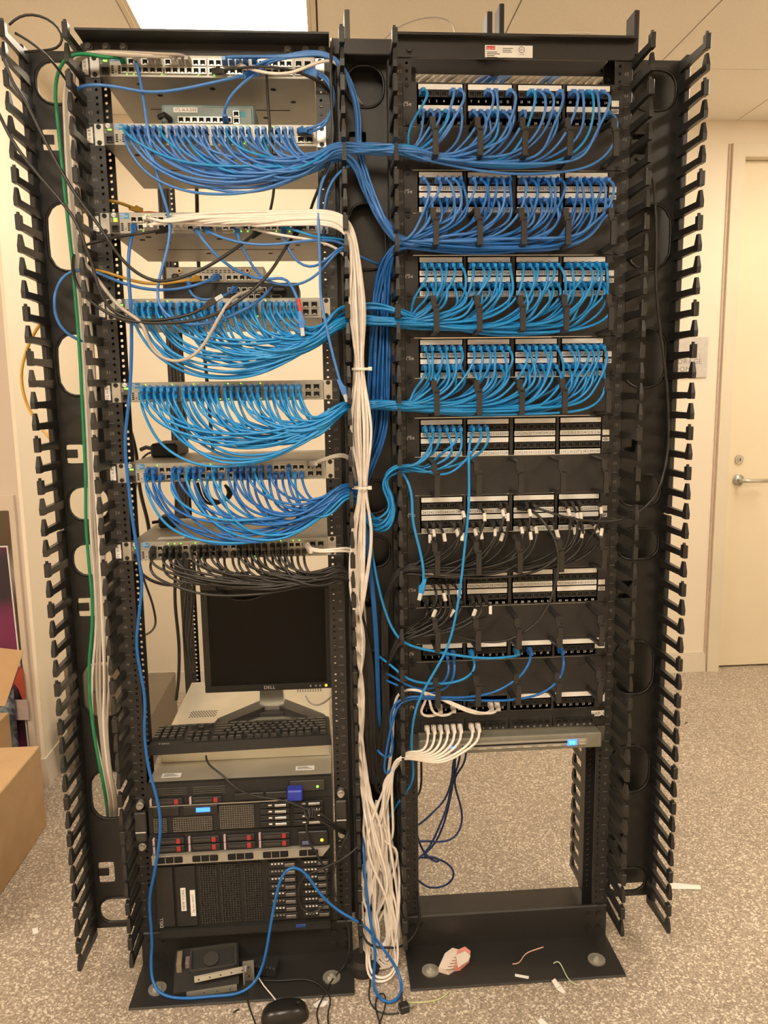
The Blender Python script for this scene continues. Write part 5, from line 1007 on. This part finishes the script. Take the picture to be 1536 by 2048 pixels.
wire([(795, 1990, .003), (808, 2003, .003), (840, 2005, .003), (870, 2001, .003), (888, 1993, .003), (898, 1983, .003)], mat('lime_wire', (.62, .68, .3), .5), 'long lime wire on the floor in front of the right base plate')
for pts, z, lb in (([(1030, 1948), (1058, 1953), (1057, 1958), (1030, 1953)], .0065, 'white paper strip on the right base plate'), ([(1103, 1962), (1110, 1957), (1121, 1972), (1113, 1977)], .0065, 'small white paper piece hanging at the right base plate edge'), ([(1112, 1978), (1120, 1968), (1132, 1985), (1125, 1987)], .002, 'curled white paper piece just off the right base plate'), ([(1075, 2042), (1082, 2036), (1096, 2048), (1085, 2056)], .001, 'white paper piece at the bottom edge of the floor'), ([(1340, 1765), (1400, 1771), (1403, 1779), (1336, 1778)], .001, 'long white paper strip on the floor at the right'), ([(64, 1858), (75, 1855), (77, 1866), (66, 1869)], .001, 'small white square of paper on the floor at the left'), ([(626, 2010), (640, 2000), (658, 2003), (650, 2012), (632, 2016)], .001, 'white tape scrap on the floor in front of the left base plate')):
    place_poly('paper_scrap', pts, z, .0008, WH, lb, 'paper scrap')
t = thing('plug_adapter', 'small black cube plug lying on the floor between the racks', 'plug', tuple(atz(808, 2022, 0)), rz=.3)
MB().bev(-.011, .011, -.01, .01, 0, .018, .002).build('body', KP, t); MB().box(.011, .024, -.004, -.002, .01, .012).build('pin', SV, t); MB().tube([(.0, .01, .01), (.006, .03, .008), (.014, .05, .006)], .003, 6).build('strain_relief', KG, t)
for x, y, lb in ((472, 2024, 'tiny dark scrap on the floor below the left base plate'), (1372, 1447, 'tiny dark scrap on the floor right of the racks')):
    q = atz(x, y, 0); t_ = MB().tube([(q[0]-.006, q[1]-.004, .002), (q[0], q[1], .003), (q[0]+.006, q[1]+.005, .002)], .0018, 6).build('floor_scrap', KM); tag(t_, lb, 'scrap')
# cardboard boxes and niche contents at the left
CB = mat('cardboard', (.52, .34, .18), .75, var=.06, scale=14); CB2 = mat('cardboard_inside', (.55, .36, .18), .8)
zt = at(85, 1491, .665)[2]
t = thing('cardboard_box', 'large brown cardboard box standing on the floor at the left edge', 'box', (-.73, .665, 0))
MB().bev(-.6, 0, -.62, 0, 0, zt, .003).build('carton', CB, t); MB().box(-.6, -.0, -.315, -.311, zt, zt+.0008).build('tape_seam', CB2, t)
zb = at(20, 1412, .80)[2]
t = thing('cardboard_box', 'opened cardboard box with a raised flap behind the large box', 'box', (-.90, .80, 0))
MB().box(-.5, -.02, -.1, .1, 0, .30).build('carton', CB, t); 
a, b_, c_, d_ = [q-V3(-.90, .80, 0) for q in (at(-60, 1290, .72), at(47, 1302, .72), at(10, 1412, .70), at(-60, 1412, .70))]
MB().add([a, b_, c_, d_]+[q+V3(0, .004, 0) for q in (a, b_, c_, d_)], [(0, 1, 2, 3), (7, 6, 5, 4), (0, 4, 5, 1), (1, 5, 6, 2), (2, 6, 7, 3), (3, 7, 4, 0)]).build('flap', CB, t)
def pm(name, c1, c2, sc_, third=None):
    m = bpy.data.materials.new(name); m.use_nodes = True; nt = m.node_tree; b = nt.nodes['Principled BSDF']; b.inputs['Roughness'].default_value = .45
    tc = nt.nodes.new('ShaderNodeTexCoord'); nz = nt.nodes.new('ShaderNodeTexNoise'); nz.inputs['Scale'].default_value = sc_; rp = nt.nodes.new('ShaderNodeValToRGB')
    rp.color_ramp.elements[0].position = .42; rp.color_ramp.elements[1].position = .62; rp.color_ramp.elements[0].color = (*c1, 1); rp.color_ramp.elements[1].color = (*c2, 1)
    nt.links.new(tc.outputs['Object'], nz.inputs['Vector']); nt.links.new(nz.outputs['Fac'], rp.inputs['Fac']); nt.links.new(rp.outputs['Color'], b.inputs['Base Color']); return m
POSM = pm('purple_poster', (.022, .012, .024), (.30, .02, .13), 2.2); BLUP = pm('blue_pattern', (.03, .05, .09), (.30, .36, .40), 30.)
t = thing('poster_board', 'tall dark purple poster board leaning in the niche at the left edge', 'poster board', (0, 0, 0))
yb0, yb1 = .94, .99; a = at(15, 1092, yb1); b_ = at(66, 1500, yb0)
P = [(b_[0]-.6, yb0, .06), (b_[0]-.012, yb0, .06), (a[0], yb1, a[2]), (a[0]-.6, yb1, a[2])]
def slab(P, th): return MB().add(P+[(x, y+th, z) for x, y, z in P], [(0, 1, 2, 3), (7, 6, 5, 4), (0, 4, 5, 1), (1, 5, 6, 2), (2, 6, 7, 3), (3, 7, 4, 0)])
slab([(p[0], p[1]-.0, p[2]) for p in P], .006).build('board_edge', WH, t)
slab([(p[0]-(.004 if i in (1, 2) else 0), p[1]-.0012, p[2]-(.004 if i > 1 else 0)) for i, p in enumerate(P)], .001).build('print', POSM, t)
def card(name, pts, Y, m, label):
    Q = [tuple(at(x, y, Y)) for x, y in pts]; n = len(Q)
    o = MB().add(Q+[(x, y+.003, z) for x, y, z in Q], [tuple(range(n)), tuple(range(n, 2*n))[::-1]]+[(i, n+i, n+(i+1) % n, (i+1) % n) for i in range(n)]).build(name, m); return tag(o, label, 'printed card')
card('printed_card', [(-30, 1440), (26, 1378), (37, 1495), (-30, 1495)], .915, BLUP, 'blue patterned printed card standing behind the cardboard box')
card('printed_card', [(24, 1400), (54, 1400), (58, 1440), (28, 1440)], .925, mat('mauve_card', (.45, .36, .35), .6), 'pale mauve card standing behind the cardboard box')
card('printed_card', [(40, 1330), (46, 1345), (51, 1398), (45, 1400), (38, 1380), (28, 1366)], .93, mat('red_figure', (.40, .06, .03), .6), 'torn red card scrap against the poster board')
# brown two drawer cabinet behind the left rack
q = atz(349, 1395, 0)
t = thing('file_cabinet', 'low brown cabinet seen behind the left rack', 'cabinet', (-.62, 1.02, 0))
zc = at(345, 1355, 1.45)[2]; BR = mat('taupe_cabinet', (.17, .135, .095), .6)
MB().bev(-.15, .15, 0, .5, 0, zc, .004).build('body', BR, t)
for i in range(2): 
    d = MB().bev(-.14, .14, -.012, 0, .04+i*.2, .22+i*.2, .002).build('drawer', BR, t); MB().bev(-.04, .04, -.024, -.012, .12+i*.2, .135+i*.2, .003).build('handle', GD, d)
print('cables', NC[0], 'objects', len(bpy.data.objects))
